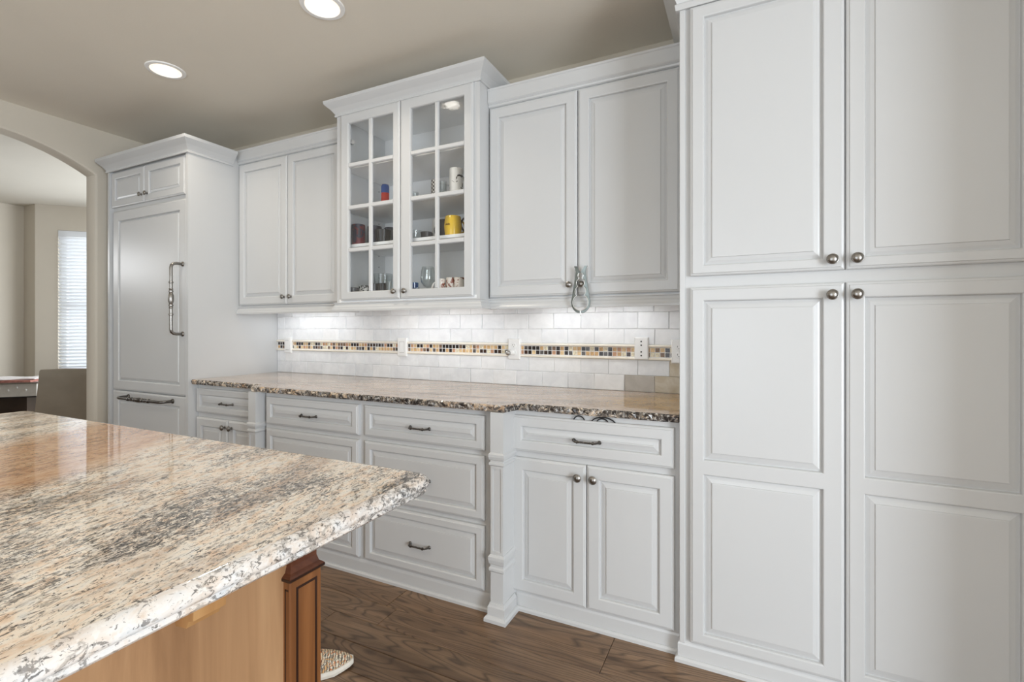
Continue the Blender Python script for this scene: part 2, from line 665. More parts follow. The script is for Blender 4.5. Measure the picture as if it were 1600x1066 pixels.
b = MB()
BR = 0.018
prof = [(XL, BR), (XL - 0.005, BR * .35), (XL - BR, 0), (XLB + BR, 0), (XLB + 0.005, BR * .35), (XLB, BR)]
b.rings([[(x, p[0], p[1]) for p in off_outline(d)] for x, d in prof], closed=False, cap0=False, cap1=False)
for x in (XL, XLB):
    o = off_outline(BR)
    # strips up to the ceiling
    for (p, q) in zip(o[1:-2], o[2:-1]):
        b.quad((x, p[0], p[1]), (x, q[0], q[1]), (x, q[0], CEIL), (x, p[0], CEIL))
    b.quad((x, o[0][0], 0), (x, YB + .1, 0), (x, YB + .1, CEIL), (x, o[0][0], CEIL))
    b.quad((x, o[-1][0], 0), (x, -3.0, 0), (x, -3.0, CEIL), (x, o[-1][0], CEIL))
wl = struct(finish('wall_left', b, 'wall', smooth=True), 'greige wall with rounded arched opening to dining room')

# unseen stub wall added to shade the right side of the pantry, window wall beyond it, wall behind the camera
b = MB()
b.box(0.87, 1.0, 1.42, YB, 0, CEIL)
struct(finish('wall_shade_stub', b, 'wall'))


def wall_with_holes(name, axis, pos, thick, a0, a1, holes, label=None, mat_='wall'):
    """wall along x (axis 'x', at y=pos) or along y (axis 'y', at x=pos) with rectangular holes"""
    b = MB()

    def bx(u0, u1, z0, z1):
        if axis == 'x':
            b.box(u0, u1, min(pos, pos + thick), max(pos, pos + thick), z0, z1)
        else:
            b.box(min(pos, pos + thick), max(pos, pos + thick), u0, u1, z0, z1)
    u = a0
    for (h0, h1, z0, z1) in sorted(holes):
        bx(u, h0, 0, CEIL)
        bx(h0, h1, 0, z0)
        bx(h0, h1, z1, CEIL)
        u = h1
    bx(u, a1, 0, CEIL)
    return struct(finish(name, b, mat_), label)


wall_with_holes('wall_front', 'x', -3.0, -0.14, -7.9, 3.3, [(-2.85, 0.25, 0.05, 2.30)])
wall_with_holes('wall_east', 'y', 3.2, 0.14, -3.0, YB, [(-2.15, -0.25, 0.05, 2.30)])


def window(n, axis, pos, a0, a1, z0, z1, bars=1):
    b = MB()
    t, w = 0.05, 0.055

    def bx(u0, u1, p0, p1, w0, w1):
        if axis == 'x':
            b.box(u0, u1, p0, p1, w0, w1)
        else:
            b.box(p0, p1, u0, u1, w0, w1)
    p0, p1 = pos - t / 2, pos + t / 2
    bx(a0, a1, p0, p1, z0, z0 + w)
    bx(a0, a1, p0, p1, z1 - w, z1)
    bx(a0, a0 + w, p0, p1, z0 + w, z1 - w)
    bx(a1 - w, a1, p0, p1, z0 + w, z1 - w)
    zm = (z0 + z1) / 2
    bx(a0 + w, a1 - w, p0, p1, zm - .02, zm + .02)
    o = struct(finish('window_%d' % n, b, 'plaster'))
    for (w0, w1) in ((z0 + w, zm - .02), (zm + .02, z1 - w)):
        b = MB()
        if axis == 'x':
            b.box(a0 + w, a1 - w, pos - .003, pos + .003, w0, w1)
        else:
            b.box(pos - .003, pos + .003, a0 + w, a1 - w, w0, w1)
        finish('pane', b, 'winglass', o)
    return o


window(1, 'x', -3.07, -2.85, 0.25, 0.05, 2.30)
window(2, 'x', 3.69, -6.15, -4.65, 0.5, 2.4)  # unseen window added to light the dining room
window(3, 'y', 3.27, -2.15, -0.25, 0.05, 2.30)

# dining room shell
XA = -7.70
wall_with_holes('wall_dining', 'y', XA, -0.14, -3.0, 2.64, [(-0.1, 0.45, 1.86, 2.34)], 'greige dining room wall on the far left')
window(4, 'y', XA - 0.07, -0.1, 0.45, 1.86, 2.34)
b = MB()
b.box(XA - 0.14, -7.42, 2.64, 2.78, 0, CEIL)
struct(finish('wall_corner', b, 'wall'), 'short return of dining room wall in shade')

# angled bay wall with the blind-covered window
bay0, bay1 = Vector((-7.42, 2.64)), Vector((-6.40, 3.62))
bd = (bay1 - bay0).normalized()
bn = Vector((bd.y, -bd.x))            # into the room (towards +x, -y)
bayL = (bay1 - bay0).length
wz0, wz1 = 0.70, 2.40
wu0, wu1 = 0.215, 1.02


def bayp(u, d, z):
    p = bay0 + bd * u + bn * d
    return (p.x, p.y, z)


def bay_box(b, u0, u1, d0, d1, z0, z1):
    b.rings([[bayp(u0, d0, z), bayp(u1, d0, z), bayp(u1, d1, z), bayp(u0, d1, z)] for z in (z0, z1)])


b = MB()
bay_box(b, 0, wu0, -0.14, 0, 0, CEIL)
bay_box(b, wu1, bayL, -0.14, 0, 0, CEIL)
bay_box(b, wu0, wu1, -0.14, 0, 0, wz0)
bay_box(b, wu0, wu1, -0.14, 0, wz1, CEIL)
struct(finish('wall_bay', b, 'wall'), 'angled greige bay wall around the window')
wall_with_holes('wall_north', 'x', 3.62, 0.14, -6.42, XLB, [(-6.15, -4.65, 0.5, 2.4)])
b = MB()
w = 0.05
bay_box(b, wu0, wu1, -0.12, -0.07, wz0, wz0 + w)
bay_box(b, wu0, wu1, -0.12, -0.07, wz1 - w, wz1)
bay_box(b, wu0, wu0 + w, -0.12, -0.07, wz0 + w, wz1 - w)
bay_box(b, wu1 - w, wu1, -0.12, -0.07, wz0 + w, wz1 - w)
bay_box(b, wu0 + w, wu1 - w, -0.12, -0.07, 1.50, 1.55)
win = struct(finish('window_5', b, 'plaster'), 'white framed bay window behind the blind')
for (p, q) in ((wz0 + w, 1.50), (1.55, wz1 - w)):
    b = MB()
    bay_box(b, wu0 + w, wu1 - w, -0.098, -0.092, p, q)
    finish('pane', b, 'winglass', win)
bl = thing('window_blind', bayp((wu0 + wu1) / 2, -0.03, wz0), 'white horizontal slat blind hanging in the dining bay window', 'blind')
b = MB()
bay_box(b, wu0 + .004, wu1 - .004, -0.06, 0.004, wz1 - 0.075, wz1 - 0.004)
finish('headrail', b, 'blind', bl)
b = MB()
bay_box(b, wu0 + .004, wu1 - .004, -0.045, -0.015, wz0 + 0.004, wz0 + 0.024)
finish('bottom_rail', b, 'blind', bl)
nsl = 40
sl_me = None
for i in range(nsl):
    z = wz0 + 0.045 + (wz1 - 0.10 - wz0 - 0.045) * i / (nsl - 1)
    if sl_me is None:
        b = MB()
        L0, L1 = wu0 + .008, wu1 - .008
        o0 = Vector(bayp(wu0, -0.03, 0))

        def sp(u, d, zz_):
            q = Vector(bayp(u, d, zz_)) - o0
            return (q.x, q.y, q.z)
        hw, th = 0.024, 0.0022
        ca, sa = math.cos(math.radians(38)), math.sin(math.radians(38))
        pr = [(-hw * ca, -hw * sa), (0, 0.003), (hw * ca, hw * sa), (hw * ca, hw * sa + th), (0, 0.003 + th), (-hw * ca, -hw * sa + th)]
        b.rings([[sp(u, d - 0.0, zz_) for d, zz_ in pr] for u in (L0, L1)])
        o = finish('slat', b, 'blind', bl, at=(o0.x, o0.y, z))
        sl_me = o.data
    else:
        put('slat', sl_me, bl, at=(o0.x, o0.y, z))


# ------------------------------------------------------------------ backsplash (parts of the wall)
for i, (c0, c1) in enumerate((((234, 236, 238), (222, 224, 227)), ((228, 230, 232), (215, 217, 220)), ((238, 239, 240), (227, 228, 229)),
                              ((192, 187, 179), (172, 166, 157)), ((204, 196, 180), (182, 168, 142)))):
    m = mat('tumbled_marble_%s' % 'abcde'[i], srgb(*c0), 0.42)
    k = NT(m)
    f = k.noise(k.coord(loc=(i * 3.1, 0, 0)), 14, 5, 0.6, 0.6)
    k.base(k.ramp(f, [(0.35, srgb(*c0)), (0.68, srgb(*c1))]))
    k.bump(k.noise(k.coord(), 55, 4), 0.3, 0.002)
    M['tile%d' % i] = m
rng = random.Random(11)
TX0, TX1 = -3.192, -0.228
b = MB()
b.box(-3.198, -0.222, BACK - 0.002, YB, 0.885, 1.42)
finish('grout_bed', b, 'grout', wall_back)


def tile(x0, x1, z0, z1, mi):
    g = 0.0007
    x0, x1, z0, z1 = x0 + g, x1 - g, z0 + g, z1 - g
    pts = []
    for (ax, az, bx_, bz, n) in ((x0, z0, x1, z0, 4), (x1, z0, x1, z1, 2), (x1, z1, x0, z1, 4), (x0, z1, x0, z0, 2)):
        for i in range(n):
            t = i / n
            pts.append((ax + (bx_ - ax) * t + rng.uniform(-.0010, .0010), az + (bz - az) * t + rng.uniform(-.0010, .0010)))
    cx, cz = (x0 + x1) / 2, (z0 + z1) / 2

    def shrink(d):
        o = []
        for (px, pz) in pts:
            o.append((px - math.copysign(min(d, abs(px - cx)), px - cx), pz - math.copysign(min(d, abs(pz - cz)), pz - cz)))
        return o
    yf = BACK - 0.0085 + rng.uniform(-.0012, .0012)
    b = MB()
    b.rings([[(p[0], BACK - 0.001, p[1]) for p in pts], [(p[0], yf + 0.0016, p[1]) for p in pts], [(p[0], yf, p[1]) for p in shrink(.0022)]], cap0=False)
    finish('tile', b, 'tile%d' % mi, wall_back)


def row_joints(ref, pitch=0.1535):
    xs = []
    x = ref
    while x > TX0 + 0.03:
        xs.append(x)
        x -= pitch
    xs = [TX0] + xs[::-1]
    x = ref + pitch
    while x < TX1 - 0.02:
        xs.append(x)
        x += pitch
    return xs + [TX1]


for (z0, z1, ref) in ((0.9145, 0.9985, -0.574), (0.9985, 1.0765, -0.654), (1.1575, 1.2370, -0.574), (1.2370, 1.3250, -0.654), (1.3250, 1.400, -0.574)):
    xs = row_joints(ref)
    xs = [xs[0]] + [x + rng.uniform(-.004, .004) for x in xs[1:-1]] + [xs[-1]]
    for x0, x1 in zip(xs[:-1], xs[1:]):
        mi = rng.choice((0, 0, 0, 1, 1, 2, 2))
        if z0 < 0.95 and -0.60 < x0 < -0.56:
            mi = 3
        elif z0 < 0.95 and x0 > -0.45:
            mi = 4
        elif z0 < 1.05 and x0 > -0.37:
            mi = 4
        elif z0 < 1.0 and -1.9 < x0 < -1.75:
            mi = 1
        tile(x0, x1, z0, z1, mi)
for (z0, z1) in ((1.077, 1.0915), (1.1425, 1.157)):
    b = MB()
    zc = (z0 + z1) / 2
    h = (z1 - z0) / 2 - .0006
    prof = [(0.0, zc - h), (0.010, zc - h), (0.016, zc - h * .6), (0.0175, zc), (0.016, zc + h * .6), (0.010, zc + h), (0.0, zc + h)]
    b.sweep([(TX0, BACK), (TX1, BACK)], prof)
    finish('pencil_liner', b, 'liner', wall_back, smooth=True)

mos_cols = [(34, 24, 20), (58, 38, 28), (86, 82, 80), (196, 160, 112), (214, 186, 142), (226, 210, 184), (120, 96, 76), (186, 142, 110)]
mos_me = []
for i, c in enumerate(mos_cols):
    m = mat('mosaic_%s' % 'abcdefgh'[i], srgb(*c), 0.25 if i in (0, 1, 2) else 0.4)
    k = NT(m)
    f = k.noise(k.coord(loc=(i, i, 0)), 90, 3, 0.6, 0.5)
    d = 0.45 if i in (2, 6, 5) else 0.25
    k.base(k.ramp(f, [(0.3, tuple(x * (1 - d) for x in srgb(*c)[:3]) + (1,)), (0.7, tuple(min(1, x * (1 + d)) for x in srgb(*c)[:3]) + (1,))]))
    b = MB()
    hs = 0.0104
    b.rings([[(sx * q, yy, sz * q) for sx, sz in ((-1, -1), (1, -1), (1, 1), (-1, 1))] for q, yy in ((hs, 0.0), (hs, -0.005), (hs - .0014, -0.0065))], cap0=False)
    me = bpy.data.meshes.new('mosaic_tile')
    me.from_pydata(b.v, [], b.f)
    me.materials.append(m)
    mos_me.append(me)
pitch = 0.02435
nm = int((TX1 - TX0) / pitch)
wts = [17, 9, 9, 14, 14, 12, 8, 8]
for j, z in enumerate((1.1048, 1.1292)):
    for i in range(nm):
        x = TX0 + pitch * (i + .5)
        t = rng.choices(range(8), wts)[0]
        put('mosaic_tile', mos_me[t], wall_back, at=(x + rng.uniform(-.0004, .0004), BACK + 0.003, z))


# ------------------------------------------------------------------ cabinet doors and hardware
def door_frame(x0, x1, z0, z1, yf, openings, t=0.02, edge=0.010, back=True):
    """frame-and-panel front: yf is the plane of its face, faces -y"""
    b = MB()

    def ring(x0, x1, z0, z1, prof):
        loops = []
        for ins, dy in prof:
            loops.append([(x0 + ins, yf + dy, z0 + ins), (x1 - ins, yf + dy, z0 + ins), (x1 - ins, yf + dy, z1 - ins), (x0 + ins, yf + dy, z1 - ins)])
        b.rings(loops, True, False, False)
    ring(x0, x1, z0, z1, [(0, t), (0, .0065), (.003, .004), (edge - .002, .0025), (edge, 0.0)])
    X0, X1, Z0, Z1 = x0 + edge, x1 - edge, z0 + edge, z1 - edge
    ops = sorted(openings, key=lambda o: o[2])
    ox0, ox1 = min(o[0] for o in ops), max(o[1] for o in ops)
    b.quad((X0, yf, Z0), (ox0, yf, Z0), (ox0, yf, Z1), (X0, yf, Z1))
    b.quad((ox1, yf, Z0), (X1, yf, Z0), (X1, yf, Z1), (ox1, yf, Z1))
    zs = [Z0] + [v for o in ops for v in (o[2], o[3])] + [Z1]
    for a, c in zip(zs[0::2], zs[1::2]):
        b.quad((ox0, yf, a), (ox1, yf, a), (ox1, yf, c), (ox0, yf, c))
    for o in ops:
        ring(o[0], o[1], o[2], o[3], [(0, 0), (.0025, .0008), (.0045, .0035), (.006, .0125), (.006, t)])
    if back:
        b.quad((x0, yf + t, z0), (x0, yf + t, z1), (x1, yf + t, z1), (x1, yf + t, z0))
    return b


def raised_panel(o, yf, slope=0.030):
    b = MB()
    x0, x1, z0, z1 = o
    loops = []
    for ins, dy in ((.0055, .019), (.0055, .0125), (.0085, .0122), (slope * .6, .0085), (slope, .0058), (slope + .0012, .0030), (slope + .004, .0026)):
        loops.append([(x0 + ins, yf + dy, z0 + ins), (x1 - ins, yf + dy, z0 + ins), (x1 - ins, yf + dy, z1 - ins), (x0 + ins, yf + dy, z1 - ins)])
    b.rings(loops, True, False, True)
    return b


def front(kind, parent, x0, x1, z0, z1, yf, inset, label=None, openings=None, slope=0.030, mat_='white'):
    """a raised panel door or drawer front; inset = stile/rail width to the opening"""
    if openings is None:
        openings = [(x0 + inset, x1 - inset, z0 + inset, z1 - inset)]
    d = finish(kind, door_frame(x0, x1, z0, z1, yf, openings), mat_, parent)
    for o in openings:
        finish('panel', raised_panel(o, yf, slope), mat_, d)
    if label:
        d['label'] = label
    return d


def knob_mesh(r=0.0175):
    b = MB()
    s = r / 0.0175
    prof = [(0.0085, 0), (0.0085, .002), (0.0055, .004), (0.005, .012), (0.009, .016), (0.0165, .0185), (0.0175, .021), (0.0170, .0235),
            (0.0150, .0245), (0.0145, .0240), (0.0135, .0250), (0.0105, .0275), (0.006, .0292), (0.001, .0298)]
    b.lathe([(a * s, h * s) for a, h in prof], axis=1, n=20)
    me_o = finish('knob', b, 'pewter', None, at=(0, 0, 0), smooth=True)
    me = me_o.data
    bpy.data.objects.remove(me_o)
    return me


KNOB = knob_mesh()
KNOB_S = knob_mesh(0.0150)


def knob(parent, x, z, yf, small=False):
    return put('knob', KNOB_S if small else KNOB, parent, at=(x, yf, z))


def pull_mesh(half=0.054):
    b = MB()
    pts, rs = [], []
    for i in range(33):
        t = -1 + 2 * i / 32
        x = half * t
        a = abs(t)
        y = -0.026 if a < .78 else -0.026 + 0.026 * ((a - .78) / .22) ** 1.6
        pts.append((x, y, 0.0))
        tw = 0.0042 + (0.0010 * math.sin(i * 2.4) if a < .55 else 0)
        rs.append(tw if a < .8 else 0.0040 + 0.002 * max(0, a - .9) * 10)
    b.tube(pts, rs, 8)
    for sx in (-1, 1):
        b.lathe([(0.0065, -0.003), (0.0075, 0.0), (0.0065, 0.003)], (sx * half * .62, -0.026, 0), axis=0, n=8)
        b.lathe([(0.0085, 0.0), (0.008, 0.002), (0.0055, 0.004)], (sx * half, 0, 0), axis=1, n=10)
    o = finish('pull', b, 'pull', None, at=(0, 0, 0), smooth=True)
    me = o.data
    bpy.data.objects.remove(o)
    return me


PULL = pull_mesh()


def pull(parent, x, z, yf):
    return put('pull', PULL, parent, at=(x, yf, z))


CROWN_BIG = [(0, 0.0), (0.010, 0.0), (0.012, 0.010), (0.007, 0.014), (0.014, 0.024), (0.030, 0.044), (0.050, 0.062), (0.056, 0.068), (0.060, 0.072), (0.062, 0.090), (0, 0.090)]


def crown_prof(z0, z1, out):
    return [(o / 0.062 * out, z0 + h / 0.090 * (z1 - z0)) for o, h in CROWN_BIG]


def frieze_prof(z0, z1):
    """flat board with a lip on top and a bead below, for the two plain wall cabinets"""
    return [(0, z0), (0.006, z0), (0.012, z0 + .004), (0.015, z0 + .011), (0.010, z0 + .016), (0.018, z0 + .022), (0.021, z0 + .026), (0.021, z1 - .012), (0.025, z1 - .008), (0.026, z1), (0, z1)]


def rail_prof(z0, z1):
    return [(0, z0), (0.026, z0), (0.027, z0 + .010), (0.022, z0 + .018), (0.020, z0 + .026), (0.012, z0 + .034), (0.010, z1 - .008), (0.016, z1 - .004), (0.016, z1), (0, z1)]


def base_prof(h):
    return [(0, 0.0), (0.016, 0.0), (0.016, .012), (0.011, .019), (0.006, .020), (0.006, h - .012), (0.003, h - .004), (0, h)]


# ------------------------------------------------------------------ refrigerator and its cabinet
FY = 1.88
fc = thing('refrigerator_cabinet', (-3.66, 2.2, 0), 'tall white surround cabinet with crown moulding enclosing the panelled refrigerator', 'cabinet')
b = MB()
b.box(-3.222, -3.196, FY - .006, YB - .002, 0, 2.375)
finish('side_panel', b, 'white', fc)
b = MB()
b.box(-4.150, -4.128, FY - .006, YB - .002, 0, 2.375)
finish('side_panel', b, 'white', fc)
b = MB()
b.box(-4.128, -3.222, FY + .018, YB - .002, 2.084, 2.375)
finish('upper_box', b, 'white', fc)
b = MB()
b.sweep([(-4.150, 2.10), (-4.150, FY - .006), (-3.196, FY - .006), (-3.196, 2.17)], crown_prof(2.362, 2.455, 0.056))
b.box(-4.150, -3.196, FY - .006, YB - .002, 2.375, 2.450)
finish('crown_moulding', b, 'white', fc)
for (x0, x1, kx) in ((-4.118, -3.702, -3.732), (-3.698, -3.246, -3.664)):
    d = front('door', fc, x0, x1, 2.108, 2.358, FY, 0.045, slope=0.026)
    knob(d, kx, 2.160, FY, True)

fr = thing('refrigerator', (-3.66, 2.2, 0), 'built-in refrigerator with white raised panel front and long metal handle', 'refrigerator')
b = MB()
b.box(-4.124, -3.226, FY + .022, YB - .01, 0.0, 2.078)
finish('body', b, 'white', fr)
d = front('door', fr, -4.098, -3.226, 0.806, 2.078, FY, 0.07, openings=[(-4.028, -3.296, 0.870, 2.010)], slope=0.022)


def bar_handle(L, name, parent, at, vertical, label):
    b = MB()
    h = L / 2
    s = 0.072
    path = [(-h, 0), (-h, -s * .55), (-h + .004, -s * .8), (-h + .014, -s * .95), (-h + .03, -s)]
    pts = [(p[0], p[1]) for p in path] + [(-h * .4, -s), (0, -s), (h * .4, -s)] + [(-p[0], p[1]) for p in path[::-1]]

    def T(u, y, w=0.0):
        return (w, y, u) if vertical else (u, y, w)
    b.tube([T(u, y) for u, y in pts], 0.0095, 12)
    q = 0.24 * L
    turned = [(-q, .0095), (-q + .004, .014), (-q + .010, .014), (-q + .014, .0095), (-q + .045, .0095), (-q + .049, .013), (-q + .054, .0095), (-.052, .0095), (-.048, .0135), (-.040, .0135),
              (-.036, .010), (-.020, .015), (0, .0165)]
    prof = [(r, u) for u, r in turned] + [(r, -u) for u, r in turned[::-1][1:]]
    if vertical:
        b.lathe(prof, (0, -s, 0), axis=2, n=14)
    else:
        b.lathe(prof, (0, -s, 0), axis=0, n=14)
    for sg in (-1, 1):
        c = T(sg * h, 0)
        b.lathe([(0.016, 0), (0.016, .004), (0.011, .010)], c, axis=1, n=14)
    o = finish(name, b, 'pewter' if vertical else 'pull', parent, at=at, smooth=True)
    o['label'] = label
    return o


bar_handle(0.450, 'handle', d, (-3.262, FY, 1.430), True, 'long upright brushed metal bar handle with turned centre')
d = front('freezer_drawer', fr, -4.098, -3.226, 0.100, 0.800, FY, 0.07, openings=[(-4.028, -3.296, 0.164, 0.738)], slope=0.022)
bar_handle(0.520, 'handle', d, (-3.630, FY, 0.766), False, 'dark metal bar handle across the drawer top')
b = MB()
b.box(-4.124, -3.226, FY + .06, FY + .09, 0, 0.094)
finish('toe_grille', b, 'white', fr)

# ------------------------------------------------------------------ plain wall cabinets
UB, UT = 1.340, 2.475


def wall_cabinet(label, x0, x1, doors, fx0, fx1):
    yf = 2.22
    t = thing('wall_cabinet', ((x0 + x1) / 2, 2.38, UB), label, 'cabinet', 'white wall cabinets over the counter')
    b = MB()
    b.box(x0, x1, yf, YB - .002, 1.388, UT - .02)
    finish('box', b, 'white', t)
    b = MB()
    b.sweep([(x0, yf), (x1, yf)], frieze_prof(2.382, UT))
    finish('crown_moulding', b, 'white', t)
    b = MB()
    b.sweep([(x0, yf), (x1, yf)], rail_prof(UB, 1.392))
    finish('light_rail', b, 'white', t)
    for (a, c, kx) in doors:
        d = front('door', t, a, c, 1.400, 2.374, yf - .020, 0.050)
        d_k = knob(d, kx, 1.448, yf - .020, True)
    return t


UL = wall_cabinet('white two-door wall cabinet between the refrigerator and the glass-door cabinet', -3.194, -2.176, ((-3.176, -2.698, -2.722), (-2.693, -2.226, -2.658)), 0, 0)
UR = wall_cabinet('white two-door wall cabinet beside the tall pantry, metal opener hanging on its knob', -1.204, -0.228, ((-1.196, -0.724, -0.760), (-0.718, -0.258, -0.697)), 0, 0)

# ------------------------------------------------------------------ glass door cabinet
GX0, GX1, GY = -2.172, -1.206, 2.12
gc = thing('display_cabinet', ((GX0 + GX1) / 2, 2.33, UB), 'white glass-door wall cabinet with divided panes, mugs inside, standing forward of its neighbours', 'cabinet')
b = MB()
b.box(GX0, GX0 + .018, GY, YB - .002, 1.388, 2.50)
b.box(GX1 - .018, GX1, GY, YB - .002, 1.388, 2.50)
b.box(GX0 + .018, GX1 - .018, YB - .014, YB - .002, 1.388, 2.50, 1)
b.box(GX0 + .018, GX1 - .018, GY, YB - .014, 1.388, 1.410, 1)
b.box(GX0 + .018, GX1 - .018, GY, YB - .014, 2.482, 2.50, 1)
# face frame
b.box(GX0 + .018, GX0 + .045, GY, GY + .02, 1.410, 2.482)
b.box(GX1 - .045, GX1 - .018, GY, GY + .02, 1.410, 2.482)
finish('box', b, ['white', 'white_in'], gc)
holes = MB()
for x, sg in ((GX0 + .018, 1), (GX1 - .018, -1)):
    for yy in (2.19, 2.46):
        for i in range(13):
            z = 1.50 + 0.07 * i
            holes.box(min(x, x + sg * .0012), max(x, x + sg * .0012), yy - .003, yy + .003, z - .003, z + .003)
ho = finish('shelf_pin_holes', holes, 'dark', gc)
ho['kind'] = 'stuff'
SHELF = (1.735, 1.953, 2.198)
for z in SHELF:
    b = MB()
    b.box(GX0 + .020, GX1 - .020, GY + .03, YB - .016, z - .019, z, bevel=.002)
    finish('shelf', b, 'white_in', gc)
b = MB()
b.sweep([(GX0, YB - .002), (GX0, GY), (GX1, GY), (GX1, YB - .002)], crown_prof(2.484, 2.568, 0.056))
b.box(GX0, GX1, GY, YB - .002, 2.50, 2.560)
finish('crown_moulding', b, 'white', gc)
b = MB()
b.sweep([(GX0, 2.30), (GX0, GY), (GX1, GY), (GX1, 2.30)], [(o * .85, z) for o, z in rail_prof(UB, 1.392)])
finish('light_rail', b, 'white', gc)
gz0, gz1 = 1.447, 2.428
for (x0, x1, g0, g1, kx) in ((-2.128, -1.697, -2.072, -1.738, -1.728), (-1.692, -1.236, -1.628, -1.284, -1.655)):
    yf = GY - .020
    d = MB()
    t = .02
    # stiles and rails with an outer ogee edge and a small inner bead
    for prof, (a0, a1, c0, c1) in (([(0, t), (0, .0065), (.003, .004), (.008, .0025), (.010, 0)], (x0, x1, 1.402, 2.480)),
                                   ([(0, 0), (.002, .001), (.005, .006), (.005, t)], (g0, g1, gz0, gz1))):
        d.rings([[(a0 + i, yf + dy, c0 + i), (a1 - i, yf + dy, c0 + i), (a1 - i, yf + dy, c1 - i), (a0 + i, yf + dy, c1 - i)] for i, dy in prof], True, False, False)
    X0, X1, Z0, Z1 = x0 + .01, x1 - .01, 1.412, 2.470
    d.quad((X0, yf, Z0), (g0, yf, Z0), (g0, yf, Z1), (X0, yf, Z1))
    d.quad((g1, yf, Z0), (X1, yf, Z0), (X1, yf, Z1), (g1, yf, Z1))
    d.quad((g0, yf, Z0), (g1, yf, Z0), (g1, yf, gz0), (g0, yf, gz0))
    d.quad((g0, yf, gz1), (g1, yf, gz1), (g1, yf, Z1), (g0, yf, Z1))
    for (p0, p1, q0, q1) in ((x0, g0 + .005, 1.402, 2.480), (g1 - .005, x1, 1.402, 2.480), (g0 + .005, g1 - .005, 1.402, gz0 + .005), (g0 + .005, g1 - .005, gz1 - .005, 2.480)):
        d.quad((p0, yf + t, q0), (p0, yf + t, q1), (p1, yf + t, q1), (p1, yf + t, q0))
    door = finish('door', d, 'white', gc)
    door['label'] = 'glazed door with eight panes'
    xm = (g0 + g1) / 2
    pitch_z = (gz1 - gz0) / 4
    mv = MB()

    def bar(b, u0, u1, w0, w1, o=0.0):
        b.rings([[(u0 + i, yf + dy + o, w0 + i), (u1 - i, yf + dy + o, w0 + i), (u1 - i, yf + dy + o, w1 - i), (u0 + i, yf + dy + o, w1 - i)] for i, dy in ((0, .016), (0, .007), (.004, .002), (.006, .002))], True, True, True)
    bar(mv, xm - .0115, xm + .0115, gz0 + .003, gz1 - .003, -.0009)
    finish('muntin', mv, 'white', door)
    for k in (1, 2, 3):
        z = gz0 + pitch_z * k
        mh = MB()
        bar(mh, g0 + .003, g1 - .003, z - .012, z + .012)
        finish('muntin', mh, 'white', door)
    for k in range(4):
        for (u0, u1) in ((g0 + .004, xm), (xm, g1 - .004)):
            p = MB()
            p.box(u0, u1, yf + .0165, yf + .0190, gz0 + pitch_z * k + .0003, gz0 + pitch_z * (k + 1) - .0003)
            finish('pane', p, 'pane', door)
    knob(door, kx, 1.443, yf, True)
b = MB()
b.box(-2.150, -2.090, GY + .024, GY + .036, 2.335, 2.350)
b.tube([(-2.138, GY + .05, 2.350), (-2.105, GY + .05, 2.342), (-2.085, GY + .035, 2.338)], 0.013, 8)
hg = finish('hinge', b, 'pull', gc)

# under cabinet lamps
for i, (x0, x1, y0) in enumerate(((-3.08, -2.42, 2.36), (-2.02, -1.36, 2.30), (-1.06, -0.40, 2.36))):
    t = thing('under_cabinet_light', ((x0 + x1) / 2, y0 + .03, 1.388), ('slim light bar under the wall cabinet beside the refrigerator', 'slim light bar under the glass-door cabinet', 'slim light bar under the wall cabinet beside the pantry')[i], 'lamp')
    b = MB()
    b.box(x0, x1, y0, y0 + .06, 1.374, 1.388, bevel=.003)
    finish('housing', b, 'plate', t)
    b = MB()
    b.box(x0 + .02, x1 - .02, y0 + .012, y0 + .048, 1.3725, 1.3745)
    finish('lens', b, 'strip', t)
    area('under_cabinet_lamp', ((x0 + x1) / 2, y0 + .03, 1.368), ((x0 + x1) / 2, y0 + .10, 0.9), x1 - x0 - .06, .04, 0.52, (0.97, 0.985, 1.0))

# ------------------------------------------------------------------ base cabinets
CT = 0.914
CB = 0.884


def drawer(parent, x0, x1, z0, z1, yf, inset=0.036, slope=0.030):
    d = front('drawer', parent, x0, x1, z0, z1, yf, inset, slope=slope)
    pull(d, (x0 + x1) / 2, (z0 + z1) / 2 - 0.006, yf)
    return d


# left
lb = thing('base_cabinet', (-2.87, 2.2, 0), 'white base cabinet beside the refrigerator, one drawer over two doors', 'cabinet', 'white base cabinets under the counter')
b = MB()
b.box(-3.194, -2.530, 1.935, YB - .012, 0.0, CB - .001)
finish('box', b, 'white', lb)
drawer(lb, -3.188, -2.560, 0.704, 0.858, 1.915)
for (x0, x1, kx) in ((-3.188, -2.872, -2.896), (-2.868, -2.560, -2.830)):
    d = front('door', lb, x0, x1, 0.090, 0.674, 1.915, 0.050)
    knob(d, kx, 0.630, 1.915)
b = MB()
b.sweep([(-3.194, 1.935), (-2.530, 1.935)], base_prof(0.080))
finish('base_moulding', b, 'white', lb)

# middle
mb_ = thing('base_cabinet', (-1.725, 2.2, 0), 'wide white base cabinet with two stacks of three drawers between square corner posts', 'cabinet', 'white base cabinets under the counter')
b = MB()
b.box(-2.452, -1.000, 1.865, YB - .012, 0.0, CB - .001)
finish('box', b, 'white', mb_)
for (x0, x1) in ((-2.434, -1.752), (-1.712, -1.030)):
    drawer(mb_, x0, x1, 0.704, 0.857, 1.845)
    drawer(mb_, x0, x1, 0.398, 0.680, 1.845)
    drawer(mb_, x0, x1, 0.092, 0.374, 1.845)
b = MB()
b.sweep([(-2.452, 1.865), (-0.998, 1.865)], base_prof(0.078))
finish('base_moulding', b, 'white', mb_)


def square_rings(b, cx, x0, x1, yf, yb, prof):
    """stack of square mouldings: prof = [(out, z)], back stays on yb"""
    b.rings([[(x0 - o, yf - o, z), (x1 + o, yf - o, z), (x1 + o, yb, z), (x0 - o, yb, z)] for o, z in prof])


